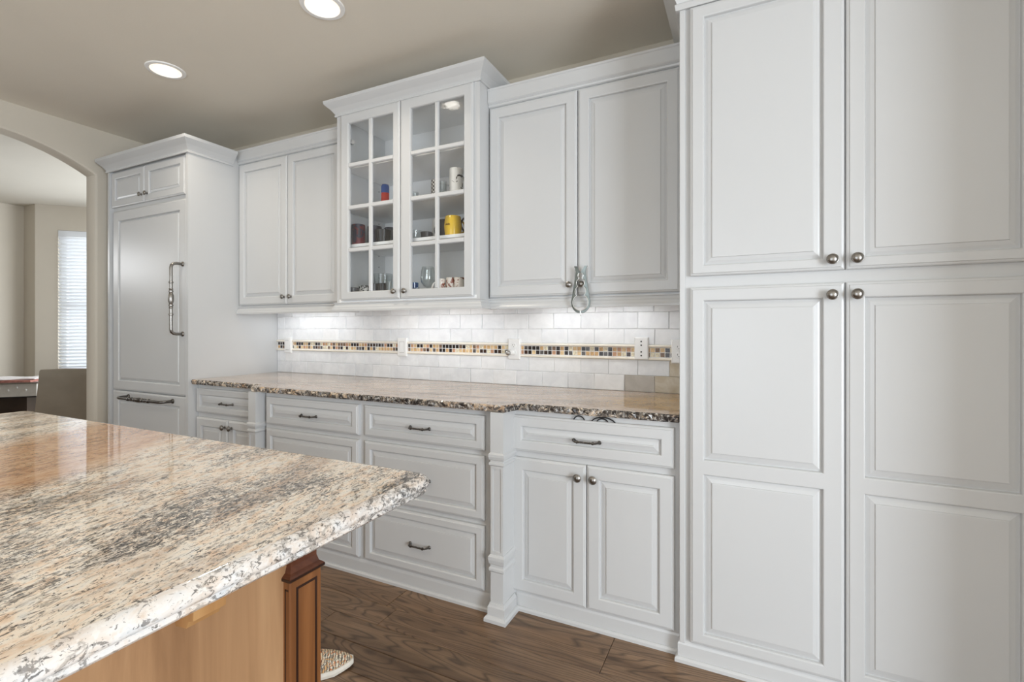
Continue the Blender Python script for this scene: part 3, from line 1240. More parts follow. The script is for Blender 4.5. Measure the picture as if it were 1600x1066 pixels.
for (x0, x1) in ((-2.530, -2.472), (-0.978, -0.919)):
    yf, yb = 1.812, 1.90
    b = MB()
    square_rings(b, 0, x0, x1, yf, yb + .04, [(0, .07), (0, .205)])
    # shaft with a recessed front panel
    s0, s1 = .280, .655
    b.box(x0, x1, yf + .004, yb + .04, s0, s1)
    for (u0, u1, w0, w1) in ((x0, x0 + .010, s0, s1), (x1 - .010, x1, s0, s1), (x0 + .010, x1 - .010, s0, s0 + .012), (x0 + .010, x1 - .010, s1 - .012, s1)):
        b.box(u0, u1, yf, yf + .004, w0, w1)
    square_rings(b, 0, x0, x1, yf, yb + .04, [(0.001, .712), (0.001, CB - .001)])
    p = finish('post', b, 'white', mb_)
    p['label'] = 'square corner post with ring mouldings'
    for (za, zb) in ((.205, .280), (.655, .712)):
        b = MB()
        h = zb - za
        square_rings(b, 0, x0, x1, yf, yb + .04, [(.0, za), (.006, za + .10 * h), (.006, za + .22 * h), (.001, za + .32 * h), (.001, za + .42 * h), (.005, za + .5 * h), (.008, za + .7 * h), (.008, za + .88 * h), (.002, zb)])
        finish('ring_moulding', b, 'white', p)
    b = MB()
    square_rings(b, 0, x0, x1, yf, 1.925, [(.022, 0.0), (.022, .014), (.016, .022), (.010, .024), (.010, .060), (.006, .066), (.003, .076)])
    finish('plinth', b, 'white', p)

# right
rb = thing('base_cabinet', (-0.59, 2.2, 0), 'white base cabinet beside the tall pantry, one drawer over two doors', 'cabinet', 'white base cabinets under the counter')
b = MB()
b.box(-0.935, -0.227, 1.935, YB - .012, 0.0, CB - .001)
finish('box', b, 'white', rb)
drawer(rb, -0.930, -0.246, 0.704, 0.860, 1.915, 0.044)
for (x0, x1, kx) in ((-0.930, -0.592, -0.623), (-0.588, -0.246, -0.557)):
    d = front('door', rb, x0, x1, 0.090, 0.676, 1.915, 0.050)
    knob(d, kx, 0.626, 1.915)
b = MB()
b.sweep([(-0.915, 1.938), (-0.227, 1.938)], base_prof(0.080))
finish('base_moulding', b, 'white', rb)

# ------------------------------------------------------------------ stone countertop with chipped edge
rng = random.Random(5)
outl = []


def run(x0, y0, x1, y1, step=0.012):
    n = max(1, int(math.hypot(x1 - x0, y1 - y0) / step))
    for i in range(n):
        outl.append((x0 + (x1 - x0) * i / n, y0 + (y1 - y0) * i / n))


run(-3.195, 1.893, -2.530, 1.893)
run(-2.530, 1.893, -2.515, 1.816, .01)
run(-2.515, 1.816, -0.915, 1.816)
run(-0.915, 1.816, -0.895, 1.898, .01)
run(-0.895, 1.898, -0.228, 1.900)
outl.append((-0.228, 1.900))
nfr = len(outl)
top, l1, l2, bot = [], [], [], []
for i, (x, yy) in enumerate(outl):
    j = 0.0035 * rng.uniform(-1, 1)
    e = 0.0 if i in (0, nfr - 1) else 1.0
    top.append((x, yy + .004 + j * .6, CT))
    l1.append((x, yy + j - .002 + rng.uniform(-.003, .003) * e, CT - .007 + rng.uniform(-.002, .002)))
    l2.append((x, yy + rng.uniform(-.004, .003) * e, CB + .009 + rng.uniform(-.002, .002)))
    bot.append((x, yy + .005 + rng.uniform(-.002, .003) * e, CB))
b = MB()
ids = [[b.vert(p) for p in L] for L in (top, l1, l2, bot)]
for A, B in zip(ids[:-1], ids[1:]):
    for j in range(nfr - 1):
        b.face((A[j], A[j + 1], B[j + 1], B[j]), 1)
bk = [b.vert((-0.228, BACK - .002, CT)), b.vert((-3.195, BACK - .002, CT)), b.vert((-0.228, BACK - .002, CB)), b.vert((-3.195, BACK - .002, CB))]
b.face(ids[0] + [bk[0], bk[1]], 0)
b.face(ids[3] + [bk[2], bk[3]], 0)
b.face((bk[0], bk[1], bk[3], bk[2]), 0)
ct = finish('countertop', b, ['granite_back', 'granite_back_edge'])
tag(ct, 'beige veined granite countertop with chipped edge running under the backsplash', 'countertop')

# ------------------------------------------------------------------ pantry
PY = 1.900
PX0, PX1 = -0.224, 0.815
pc = thing('pantry_cabinet', (0.295, 2.2, 0), 'tall white four-door pantry cabinet filling the right side', 'cabinet')
b = MB()
b.box(PX0, PX1, PY, YB - .002, 0.0, 2.50)
b.box(PX0 - .0, PX0 + .020, PY - .006, PY, 0.07, 2.43, bevel=.002)
finish('box', b, 'white', pc)
b = MB()
b.sweep([(PX0, YB - .002), (PX0, PY), (PX1, PY)], crown_prof(2.420, 2.600, 0.080))
b.box(PX0, PX1, PY, YB - .002, 2.50, 2.590)
finish('crown_moulding', b, 'white', pc)
b = MB()
b.sweep([(PX0, 1.97), (PX0, PY), (PX1, PY)], base_prof(0.076))
finish('base_moulding', b, 'white', pc)
yf = PY - .020
for (x0, x1, kx, o0, o1) in ((-0.186, 0.2870, 0.2515, -0.142, 0.232), (0.2915, 0.765, 0.3185, 0.338, 0.716)):
    d = front('door', pc, x0, x1, 1.430, 2.415, yf, 0.044, openings=[(o0, o1, 1.464, 2.372)])
    knob(d, kx, 1.463, yf)
    d = front('door', pc, x0, x1, 0.086, 1.388, yf, 0.044, openings=[(o0, o1, 0.124, 0.711), (o0, o1, 0.757, 1.342)])
    knob(d, kx, 1.348, yf)

# ------------------------------------------------------------------ island
IX1, IY1, IX0, IY0 = -0.622, 0.903, -2.575, -0.42
TH = 0.040
rc = 0.045


def rrect(ins):
    x0, x1, y0, y1 = IX0 + ins, IX1 - ins, IY0 + ins, IY1 - ins
    pts = []
    r = max(rc - ins, .006)
    for (cx, cy, a0) in ((x1 - r, y1 - r, 0), (x0 + r, y1 - r, 90), (x0 + r, y0 + r, 180), (x1 - r, y0 + r, 270)):
        for i in range(9):
            a = math.radians(a0 + 90 * i / 8)
            pts.append((cx + r * math.cos(a), cy + r * math.sin(a)))
    return pts


b = MB()
edge = [(.020, CT), (.012, CT - .0018), (.005, CT - .007), (.001, CT - .014), (.0005, CT - .020), (.003, CT - .025), (.008, CT - .0275), (.0085, CT - .030), (.006, CT - .034), (.009, CT - .038), (.016, CT - TH)]
loops = [[(p[0], p[1], z) for p in rrect(i)] for i, z in edge]
b.rings(loops, True, False, False, 1)
b.face([b.vert(p) for p in loops[0]], 0)
b.face([b.vert(p) for p in reversed(loops[-1])], 0)
it = finish('island_countertop', b, ['granite_top', 'granite_edge'], smooth=True)
tag(it, 'polished cream and grey flecked granite island top with rounded edge, in the foreground', 'countertop')

IB = CT - TH - .0005
PXF = -0.930                 # face of the post
PXP = -0.952                 # face of the end panel
isl = thing('kitchen_island', (-1.7, 0.3, 0), 'brown wooden kitchen island base under the granite top, with corner post', 'island')
b = MB()
b.box(-2.50, PXP - .018, -0.30, 0.845, 0.0, IB)
finish('box', b, 'panelwood', isl)
b = MB()
b.box(PXP - .018, PXP, -0.30, 0.780, 0.0, IB)
finish('end_panel', b, 'panelwood', isl)
# corner post
py0, py1 = 0.768, 0.858
b = MB()
b.box(PXP - .04, PXF, py0, py1, 0.0, 0.660, 0, .003)
b.box(PXP - .04, PXF + .002, py0 - .002, py1 + .002, 0.742, IB, 0, .002)
post = finish('corner_post', b, 'postwood', isl)
post['label'] = 'cherry coloured corner post with dark grooves'


def groove(par, y0, y1, z0, z1, x, w=.006):
    b = MB()
    b.box(x - .001, x + .0006, y0, y1, z1 - w, z1)
    b.box(x - .001, x + .0006, y0, y1, z0, z0 + w)
    b.box(x - .001, x + .0006, y0, y0 + w, z0 + w, z1 - w)
    b.box(x - .001, x + .0006, y1 - w, y1, z0 + w, z1 - w)
    finish('groove', b, 'glaze', par)


groove(post, py0 + .016, py1 - .014, 0.08, 0.642, PXF)
b = MB()
b.box(PXF - .017, PXF - .014, py0 - .0006, py0 + .001, 0.08, 0.642)
b.box(PXF - .017, PXF - .006, py0 - .0006, py0 + .001, 0.638, 0.642)
finish('groove', b, 'glaze', post)
b = MB()
mo = [(.000, .660), (.004, .663), (.005, .668), (.001, .672), (-.004, .676), (-.008, .690), (-.008, .706), (-.003, .718), (.002, .724), (.002, .730), (.004, .732), (.004, .744)]
b.rings([[(PXP - .03, py0 - o, z), (PXF + o, py0 - o, z), (PXF + o, py1 + o, z), (PXP - .03, py1 + o, z)] for o, z in mo])
finish('ring_moulding', b, 'capwood', post)
b = MB()
b.rings([[(PXP - .03, py0 - o, z), (PXF + o, py0 - o, z), (PXF + o, py1 + o, z), (PXP - .03, py1 + o, z)] for o, z in ((.0055, .6615), (.0058, .6675))])
finish('glazed_bead', b, 'glaze', post)
b = MB()
b.rings([[(PXP - .03, py0 - o, z), (PXF + o, py0 - o, z), (PXF + o, py1 + o, z), (PXP - .03, py1 + o, z)] for o, z in [(.012, 0), (.012, .05), (.002, .06), (.002, .075)]])
finish('plinth', b, 'postwood', post)
# corbel under the overhang
cy0, cy1 = 0.535, 0.596
b = MB()
side = [(PXP, IB), (PXP + .20, IB), (PXP + .20, IB - .030), (PXP + .185, IB - .038), (PXP + .13, IB - .070), (PXP + .085, IB - .115), (PXP + .056, IB - .142), (PXP + .054, IB - .166), (PXP + .040, IB - .170), (PXP + .034, IB - .184), (PXP, IB - .188)]
b.rings([[(x, yy, z) for x, z in side] for yy in (cy0, cy1)])
cb_ = finish('corbel', b, 'corbelwood_lit', isl)
cb_['label'] = 'small wooden bracket under the overhang'

# ------------------------------------------------------------------ recessed lights
for (x, yy, lab) in ((-2.930, 1.597, 'round recessed ceiling light near the arch, left of the pair'), (-1.715, 1.587, 'round recessed ceiling light above the glass-door cabinet, cut by the top edge'),
                     (-2.6, -0.3, 'added unseen recessed ceiling light over the left of the island'), (-1.2, -0.3, 'added unseen recessed ceiling light over the right of the island')):  # this pair is out of view, added for extra light
    t = thing('recessed_light', (x, yy, CEIL), lab, 'lamp', 'recessed ceiling lights')
    b = MB()
    b.lathe([(0.074, -.004), (0.076, -.006), (0.094, -.005), (0.097, -.001), (0.097, 0.0)], (x, yy, CEIL), n=40, cap0=False, cap1=False)
    finish('trim_ring', b, 'trim', t, smooth=True)
    b = MB()
    b.lathe([(0.074, -.0045), (0.070, -.0015), (0.060, -.0008), (0.052, -.0008)], (x, yy, CEIL), n=40, cap0=False, cap1=False)
    finish('baffle', b, 'baffle', t, smooth=True)
    b = MB()
    b.lathe([(0.054, -.0009), (0.040, -.0022), (0.02, -.0028), (0.001, -.003)], (x, yy, CEIL), n=40, cap0=False)
    finish('lens', b, 'lens', t, smooth=True)
    area('downlight', (x, yy, CEIL - .012), (x, yy, 0), .12, .12, 3.0, (1.0, 0.90, 0.76), 130)

# ------------------------------------------------------------------ plates on the backsplash
PYF = BACK - 0.0175


def plate(name, x0, x1, z0, z1, label, cat, kind):
    cx, cz = (x0 + x1) / 2, (z0 + z1) / 2
    t = thing(name, (cx, BACK - .01, cz), label, cat)
    b = MB()
    b.rings([[(x0 + i, yy, z0 + i), (x1 - i, yy, z0 + i), (x1 - i, yy, z1 - i), (x0 + i, yy, z1 - i)] for i, yy in ((0, BACK - .001), (0, PYF), (.003, PYF - .005), (.006, PYF - .006))], cap0=False)
    finish('cover_plate', b, 'plate', t)
    yp = PYF - .006
    if kind == 'rocker':
        b = MB()
        b.rings([[(cx - w, yy, cz - h), (cx + w, yy, cz - h), (cx + w, yy2, cz + h), (cx - w, yy2, cz + h)] for w, h, yy, yy2 in ((.0175, .034, yp + .001, yp + .001), (.0165, .033, yp - .004, yp - .0015), (.0145, .031, yp - .0045, yp - .0018))], cap0=False)
        finish('rocker', b, 'plate', t)
        b = MB()
        b.rings([[(cx - w, yp - .0003, cz - h), (cx + w, yp - .0003, cz - h), (cx + w, yp - .0003, cz + h), (cx - w, yp - .0003, cz + h)] for w, h in ((.0190, .0355), (.0178, .0343))], cap0=False, cap1=False)
        finish('seam', b, M['pull'], t)
    if kind == 'outlet':
        for dz in (-.0195, .0195):
            b = MB()
            b.lathe([(0.0165, -.001), (0.0165, .002), (0.015, .003)], (cx, yp, cz + dz), axis=1, n=20)
            f = finish('socket', b, 'plate', t)
            b = MB()
            b.box(cx - .0075, cx - .0055, yp - .0034, yp - .002, cz + dz, cz + dz + .008)
            b.box(cx + .0055, cx + .0075, yp - .0034, yp - .002, cz + dz, cz + dz + .008)
            b.lathe([(.0022, .002), (.0022, .0034)], (cx, yp, cz + dz - .006), axis=1, n=8)
            finish('slots', b, 'dark', f)
    if kind == 'jacks':
        for dz in (-.036, -.017, .017, .036):
            b = MB()
            b.lathe([(.0042, -.001), (.0042, .0015), (.002, .0022)], (cx, yp, cz + dz), axis=1, n=12)
            finish('screw', b, 'dark', t)
    return t


plate('light_switch', -3.101, -3.029, 1.060, 1.176, 'white rocker switch plate on the tiles nearest the refrigerator', 'switch', 'rocker')
plate('light_switch', -2.043, -1.968, 1.060, 1.180, 'white rocker switch plate on the mosaic strip below the glass-door cabinet', 'switch', 'rocker')
plate('wall_outlet', -1.240, -1.163, 1.062, 1.182, 'white wall outlet with a night light plugged into it', 'outlet', 'outlet')
plate('cover_plate', -0.517, -0.446, 1.080, 1.194, 'white blank wall plate with four dark screw holes', 'plate', 'jacks')
plate('wall_outlet', -0.335, -0.262, 1.066, 1.186, 'white wall outlet half hidden beside the pantry', 'outlet', 'outlet')
nl = thing('night_light', (-1.206, PYF - .009, 1.102), 'small white plug-in night light in the outlet under the wall cabinet', 'lamp')
b = MB()
b.box(-1.222, -1.190, PYF - .034, PYF - .0095, 1.088, 1.118, bevel=.006)
finish('body', b, 'plate', nl, smooth=True)
b = MB()
b.lathe([(.013, 0), (.015, .006), (.013, .014), (.006, .018), (.001, .019)], (-1.206 - .016, PYF - .030, 1.100), axis=1, n=16)
finish('dome', b, 'steel', nl, smooth=True)

# ------------------------------------------------------------------ metal opener hanging on the knob
op = thing('jar_opener', (-0.698, 2.17, 1.45), 'grey metal jar opener with ringed jaws hanging from the wall cabinet knob', 'opener')


def interp(tab, z):
    for (z0, v0), (z1, v1) in zip(tab[:-1], tab[1:]):
        if z0 <= z <= z1:
            return v0 + (v1 - v0) * (z - z0) / (z1 - z0)
    return tab[-1][1] if z > tab[-1][0] else tab[0][1]


OC = -0.6945
outer = [(1.310, .0), (1.312, .014), (1.318, .024), (1.328, .0335), (1.345, .0425), (1.365, .0440), (1.40, .0385), (1.44, .0315), (1.48, .0245), (1.505, .0215), (1.518, .0245), (1.530, .0300)]
circ = [(1.3605, .0370), (1.4120, .0258), (1.4515, .0195), (1.4860, .0125)]


def inner_w(z):
    w = 0.0
    for cz, r in circ:
        if abs(z - cz) < r:
            w = max(w, math.sqrt(r * r - (z - cz) ** 2))
    if z > 1.50:
        return max(w, (z - 1.498) * 0.62)
    return max(w, .008) if z > 1.33 else w


zs_ = [1.3105 + (1.530 - 1.3105) * i / 110 for i in range(111)]
for sg, tilt in ((-1, 0), (1, 0)):
    b = MB()
    loops = []
    for z in zs_:
        wo = interp(outer, z) + .002
        wi = min(inner_w(z), wo - .0035)
        wi = max(wi, .0004)
        y0, y1 = 2.166, 2.176
        xo, xi = OC + sg * wo, OC + sg * wi
        loops.append([(xo, y0 + .002, z), (xi, y0, z), (xi, y1, z), (xo, y1 - .002, z)])
    b.rings(loops)
    finish('arm', b, 'alu', op)
    b = MB()
    b.tube([(OC + sg * max(min(inner_w(z), interp(outer, z) - .0015), .0012), 2.1655, z) for z in zs_ if z < 1.499], .0019, 6)
    rim = finish('jaw_rim', b, 'bright', op, smooth=True)
    rim['label'] = 'bright scalloped inner rim'
b = MB()
b.lathe([(.004, -.004), (.005, 0), (.005, .012), (.003, .014)], (OC, 2.178, 1.3155), axis=1, n=12)
b.tube([(OC, 2.170, 1.312), (OC, 2.170, 1.303), (OC + .001, 2.170, 1.298)], .002, 6)
finish('pivot', b, 'steel', op)

# ------------------------------------------------------------------ black cord loops above the right drawer
for (lab, x0, x1, zt, n) in (('single small black cord loop sticking up over the drawer edge', -0.648, -0.598, 0.876, 1), ('larger double black cord loop sticking up over the drawer edge, nearer the pantry', -0.572, -0.470, 0.878, 2)):
    t = None
    for q in range(n):
        a0, a1 = (x0, x1) if q == 0 else (x0 + .022, x1 - .030)
        top_z = zt if q == 0 else zt - .006
        b = MB()
        pts = []
        for i in range(17):
            a = math.pi * i / 16
            pts.append(((a0 + a1) / 2 - (a1 - a0) / 2 * math.cos(a), 1.9245 + .002 * q, 0.850 + (top_z - .850) * math.sin(a)))
        b.tube(pts, .0026, 8)
        if n == 1:
            o = finish('cord_loop', b, 'cord', None, smooth=True)
            tag(o, lab, 'cord')
        else:
            if t is None:
                t = thing('cord_loop', ((x0 + x1) / 2, 1.925, 0.85), lab, 'cord')
            finish('loop', b, 'cord', t, smooth=True)


# ------------------------------------------------------------------ things on the shelves of the glass cabinet
def fleck(name, base, spots, scale, thr, rough=0.25):
    m = mat(name, srgb(*base), rough)
    k = NT(m)
    f = k.noise(k.coord(), scale, 2, 0.5, 0.6)
    k.base(k.ramp(f, [(thr, srgb(*base)), (thr + .03, srgb(*spots))]))
    return m


M['navy'] = fleck('navy_glaze', (40, 42, 58), (84, 84, 98), 45, 0.60)
M['maroon'] = fleck('maroon_glaze', (104, 40, 52), (46, 46, 66), 22, 0.48)
M['black'] = paint('black_glaze', srgb(38, 38, 42), 0.25, 0.15, 30)
M['charcoal'] = paint('charcoal_glaze', srgb(74, 74, 78), 0.35, 0.2, 30)
M['yellow'] = paint('yellow_glaze', srgb(232, 192, 58), 0.2, 0.06, 10)
M['yellowmark'] = mat('brown_print', srgb(120, 84, 20), 0.4)
M['ceramic'] = paint('white_ceramic', srgb(232, 230, 226), 0.2, 0.02, 10)
M['brownprint'] = fleck('white_ceramic_brown_print', (236, 226, 216), (140, 70, 46), 30, 0.535)
M['branch'] = fleck('white_ceramic_black_branch', (236, 234, 230), (40, 36, 36), 30, 0.585)
M['bw'] = fleck('white_black_pattern', (226, 224, 220), (40, 40, 40), 38, 0.5)
M['red'] = paint('red_enamel', srgb(206, 60, 48), 0.25, 0.08, 20)
M['blue'] = paint('blue_enamel', srgb(64, 96, 168), 0.25, 0.15, 20)
M['tin'] = mat('tin', srgb(190, 190, 190), 0.3, 1.0)
mp_ = mat('basket_weave', srgb(214, 206, 196), 0.5)
k = NT(mp_)
ck = k.n('ShaderNodeTexChecker')
ck.inputs['Scale'].default_value = 95
ck.inputs['Color1'].default_value = srgb(216, 210, 202)
ck.inputs['Color2'].default_value = srgb(70, 62, 58)
k.link(k.coord(), ck.inputs['Vector'])
k.base(ck.outputs[0])
M['weave'] = mp_


def cup_prof(r0, r1, h, wall=.0035, lip=0.0):
    return [(r0 * .9, 0), (r0, .004), (r0 + (r1 - r0) * .5 + lip, h * .5), (r1, h - .002), (r1 - wall * .5, h), (r1 - wall, h - .003), (r0 - wall, .008), (.002, .007)]


def mug(label, x, y, z, r, h, m, handle=None, hm=None, r1=None, cat='mug', group=None, lip=0.0):
    t = thing(cat if cat != 'cup' else 'cup', (x, y, z), label, cat, group)
    b = MB()
    b.lathe(cup_prof(r, r1 or r, h, lip=lip), (x, y, z), n=24)
    finish('body', b, m, t, smooth=True)
    if handle is not None:
        a = math.radians(handle)
        b = MB()
        pts = []
        rr = r + lip * .5
        for i in range(13):
            q = math.pi * (-0.5 + i / 12)
            d = rr - .003 + math.cos(q) * h * .30
            pts.append((x + math.cos(a) * d, y + math.sin(a) * d, z + h * .52 + math.sin(q) * h * .32))
        b.tube(pts, .0052, 8)
        finish('handle', b, hm or m, t, smooth=True)
    return t


Z1 = 1.411
Z2, Z3 = SHELF[0] + .0005, SHELF[1] + .0005
# bottom shelf
mug('low dark grey bowl at the far left of the bottom shelf', -2.112, 2.185, Z1, .028, .072, 'charcoal', cat='bowl', r1=.036)
mug('small white mug with black pattern beside the dark bowl on the bottom shelf', -2.083, 2.25, Z1, .032, .088, 'bw', 150, 'ceramic')
mug('black mug, left of the matching two on the bottom shelf', -2.006, 2.25, Z1, .029, .098, 'black', 100)
mug('black mug, right of the matching two on the bottom shelf', -1.944, 2.25, Z1, .029, .096, 'black', 100)
mug('clear glass mug with handle behind the left door knob', -1.872, 2.24, Z1, .030, .105, 'clear', -20, cat='mug')
g = mug('large clear glass tumbler standing behind the black mugs', -2.075, 2.41, Z1, .055, .175, 'clear', cat='glass', r1=.060)
mug('small blue glass tumbler at the left of the right door, bottom shelf', -1.690, 2.22, Z1, .022, .088, 'blueglass', cat='glass', r1=.026)
t = thing('wine_glass', (-1.622, 2.26, Z1), 'clear stemmed wine glass on the bottom shelf', 'glass')
b = MB()
b.lathe([(.033, 0), (.033, .002), (.006, .006), (.004, .012), (.004, .048), (.008, .056), (.026, .068), (.040, .090), (.043, .112), (.040, .145), (.033, .178), (.032, .178), (.039, .145), (.042, .112), (.038, .091), (.02, .068), (.002, .062)], (-1.622, 2.26, Z1), n=28)
finish('bowl_and_stem', b, 'clear', t, smooth=True)
mug('short clear glass in front of the wine glass on the bottom shelf', -1.650, 2.19, Z1, .016, .056, 'clear', cat='glass', r1=.019)
mug('white mug with brown print and thick handle, left of the three at bottom right', -1.494, 2.20, Z1, .025, .098, 'brownprint', 190, 'ceramic')
mug('white mug with brown print, middle of the three at bottom right', -1.436, 2.21, Z1, .027, .103, 'brownprint', 85, 'ceramic')
mug('white mug with dense brown print, right of the three at bottom right', -1.377, 2.20, Z1, .027, .100, 'brownprint', 80, 'ceramic')
mug('dark mug at the right end of the bottom shelf, half hidden', -1.318, 2.31, Z1, .034, .112, 'maroon', 80)
# middle shelf
mug('tall maroon and navy mug at the left end of the middle shelf', -2.106, 2.225, Z2, .039, .130, 'maroon', 120, 'navy')
mug('navy flecked mug beside the maroon mug on the middle shelf', -2.045, 2.298, Z2, .042, .128, 'navy', 150)
mug('dark navy mug behind the black bowl on the middle shelf', -1.990, 2.378, Z2, .039, .128, 'navy', 70)
mug('black bowl on the middle shelf behind the left door', -1.945, 2.26, Z2, .042, .088, 'black', cat='bowl', r1=.052)
mug('shallow clear glass bowl on the middle shelf behind the right door', -1.745, 2.30, Z2, .035, .074, 'clear', cat='bowl', r1=.048)
mug('small dark dish between the glass bowl and the white cup', -1.662, 2.30, Z2, .026, .060, 'charcoal', cat='dish', r1=.034)
mug('frosted white cup behind the yellow mug', -1.622, 2.36, Z2, .036, .138, 'ceramic', cat='cup')
mug('black mug partly hidden left of the yellow mug', -1.512, 2.27, Z2, .038, .108, 'black', 185)
ym = mug('round yellow mug on the middle shelf at the right', -1.420, 2.205, Z2, .042, .106, 'yellow', 60, lip=.006, r1=.042)
b = MB()
for i in range(5):
    a = math.radians(-108 + i * 7)
    rr = .0478
    x, y = -1.420 + rr * math.cos(a), 2.205 + rr * math.sin(a)
    b.box(x - .0018, x + .0018, y - .0012, y + .0012, Z2 + .052, Z2 + .052 + (.010 if i % 2 else .007))
finish('print', b, 'yellowmark', ym)
mug('black mug with ring handle at the right end of the middle shelf', -1.325, 2.27, Z2, .036, .130, 'black', 205)
# upper shelf
cn = thing('drink_can', (-1.965, 2.30, Z3), 'slim blue and red drink can on the upper shelf', 'can')
b = MB()
b.lathe([(.018, 0), (.024, .004), (.024, .104)], (-1.965, 2.30, Z3), n=22, cap1=False)
finish('lower_band', b, 'red', cn, smooth=True)
b = MB()
b.lathe([(.024, .104), (.024, .146), (.020, .152), (.020, .156)], (-1.965, 2.30, Z3), n=22, cap0=False)
finish('upper_band', b, 'blue', cn, smooth=True)
b = MB()
b.lathe([(.0205, .154), (.0205, .1575), (.018, .1575), (.017, .155), (.001, .155)], (-1.965, 2.30, Z3), n=22)
finish('lid', b, 'tin', cn, smooth=True)
mug('brown and white woven pattern tumbler on the upper shelf', -1.598, 2.30, Z3, .026, .134, 'weave', cat='cup')
mug('short clear glass between the patterned tumbler and the white mug', -1.548, 2.30, Z3, .022, .120, 'clear', 10, cat='glass')
mug('small clear glass at the left of the upper right shelf', -1.700, 2.24, Z3, .020, .062, 'clear', cat='glass', r1=.023)
mug('tall white mug with black branch print on the upper shelf', -1.402, 2.21, Z3, .036, .142, 'branch', 80, 'ceramic', r1=.038)

# ------------------------------------------------------------------ shoe on the floor
sh = thing('sneaker', (-1.41, 1.24, 0), 'multicoloured knit sneaker lying on the floor behind the island post', 'shoe')
heel, toe = Vector((-1.525, 1.122)), Vector((-1.307, 1.349))
ax = (toe - heel).normalized()
nx = Vector((ax.y, -ax.x))
Ls = (toe - heel).length


def shoe_sec(t, w, z0, z1, n=14, flat=0.0):
    c = heel + ax * (t * Ls)
    pts = []
    for i in range(n):
        a = math.pi * i / (n - 1)
        o = math.cos(a) * w
        h = z0 + (z1 - z0) * (max(math.sin(a), 0.0) ** 0.75)
        p = c + nx * o
        pts.append((p.x, p.y, h))
    return pts


m = mat('knit_upper', srgb(180, 140, 110), 0.85)
k = NT(m)
f1 = k.noise(k.coord(), 42, 2, 0.5, 0.6)
kc = k.ramp(f1, [(0.0, srgb(206, 190, 160)), (0.42, srgb(190, 118, 72)), (0.47, srgb(222, 212, 190)), (0.54, srgb(150, 140, 124)), (0.60, srgb(214, 170, 120))], 'CONSTANT')
wv = k.n('ShaderNodeTexWave')
wv.inputs['Scale'].default_value = 34
wv.inputs['Distortion'].default_value = 6
wv.inputs['Detail'].default_value = 2
k.link(k.coord(rot=(0, 0, math.radians(-45))), wv.inputs['Vector'])
k.base(k.mix(k.ramp(wv.outputs['Color'], [(0.12, 0.85), (0.30, 0.0)]), kc, srgb(48, 42, 44)))
M['knit'] = m
M['sole'] = paint('white_rubber', srgb(222, 216, 204), 0.6, 0.05, 30)
tab = [(0.0, .020, .070), (0.04, .028, .085), (0.15, .034, .092), (0.30, .034, .092), (0.42, .036, .088), (0.55, .041, .084), (0.68, .045, .072), (0.80, .042, .060), (0.90, .031, .049), (0.96, .019, .040), (1.0, .006, .030)]
b = MB()
b.rings([shoe_sec(t, w, .018, h) for t, w, h in tab], closed=True)
finish('upper', b, 'knit', sh, smooth=True)
b = MB()
lo = []
hi = []
mid = []
for s in (1, -1):
    seq = tab if s == 1 else tab[::-1]
    for t, w, h in seq:
        c = heel + ax * (t * Ls * 1.0 + (.004 if t > .9 else -.004 if t < .1 else 0))
        p = c + nx * (w + .005) * s
        lo.append((p.x, p.y, 0.001 + max(0.0, t - .8) * .05))
        q = c + nx * (w + .007) * s
        mid.append((q.x, q.y, .012 + max(0.0, t - .8) * .03))
        q = c + nx * (w + .003) * s
        hi.append((q.x, q.y, .022 if t < .8 else .022 + (t - .8) * .03))
b.rings([lo, mid, hi])
finish('sole', b, 'sole', sh, smooth=False)
b = MB()
c = heel + ax * (.26 * Ls)
ring = []
for i in range(16):
    a = 2 * math.pi * i / 16
    p = c + ax * math.cos(a) * .052 + nx * math.sin(a) * .027
    ring.append((p.x, p.y))
b.rings([[(p[0], p[1], .080) for p in ring], [(p[0], p[1], .100) for p in ring], [(c.x + (p[0] - c.x) * .8, c.y + (p[1] - c.y) * .8, .100) for p in ring], [(c.x + (p[0] - c.x) * .75, c.y + (p[1] - c.y) * .75, .060) for p in ring]])
finish('collar', b, 'cord', sh, smooth=True)
for i in range(4):
    b = MB()
    t = .47 + i * .05
    z = .0955 - i * .0065
    c = heel + ax * (t * Ls)
    p0, p1 = c + nx * .020, c - nx * .020
    b.tube([(p0.x, p0.y, z - .010), (c.x, c.y, z + .002), (p1.x, p1.y, z - .010)], .0028, 6)
    finish('lace', b, 'cord', sh, smooth=True)

# ------------------------------------------------------------------ dining room furniture
# chair: leather back towards the kitchen
F = Vector((-.4356, .9001))
Rr = Vector((.9001, .4356))


def dp(dist, u):
    """plan point at a given distance ahead of the arch and pixel column (real positions worked out once)"""
    a = (u - 800) / 756.1
    p = (F + Rr * a) * dist
    return p


ch = thing('dining_chair', (-5.35, 2.05, 0), 'taupe leather dining chair with solid back seen through the arch', 'chair')
c0 = dp(4.28, 62)
c1 = dp(4.42, 140)
cd = (c1 - c0).normalized()
cn_ = Vector((cd.y, -cd.x))      # towards the kitchen


def back_pt(s, h, d):
    lean = 0.10 * (h - .45)
    q = c0 + (c1 - c0) * s + cn_ * (d + lean * .6)
    return (q.x, q.y, h)


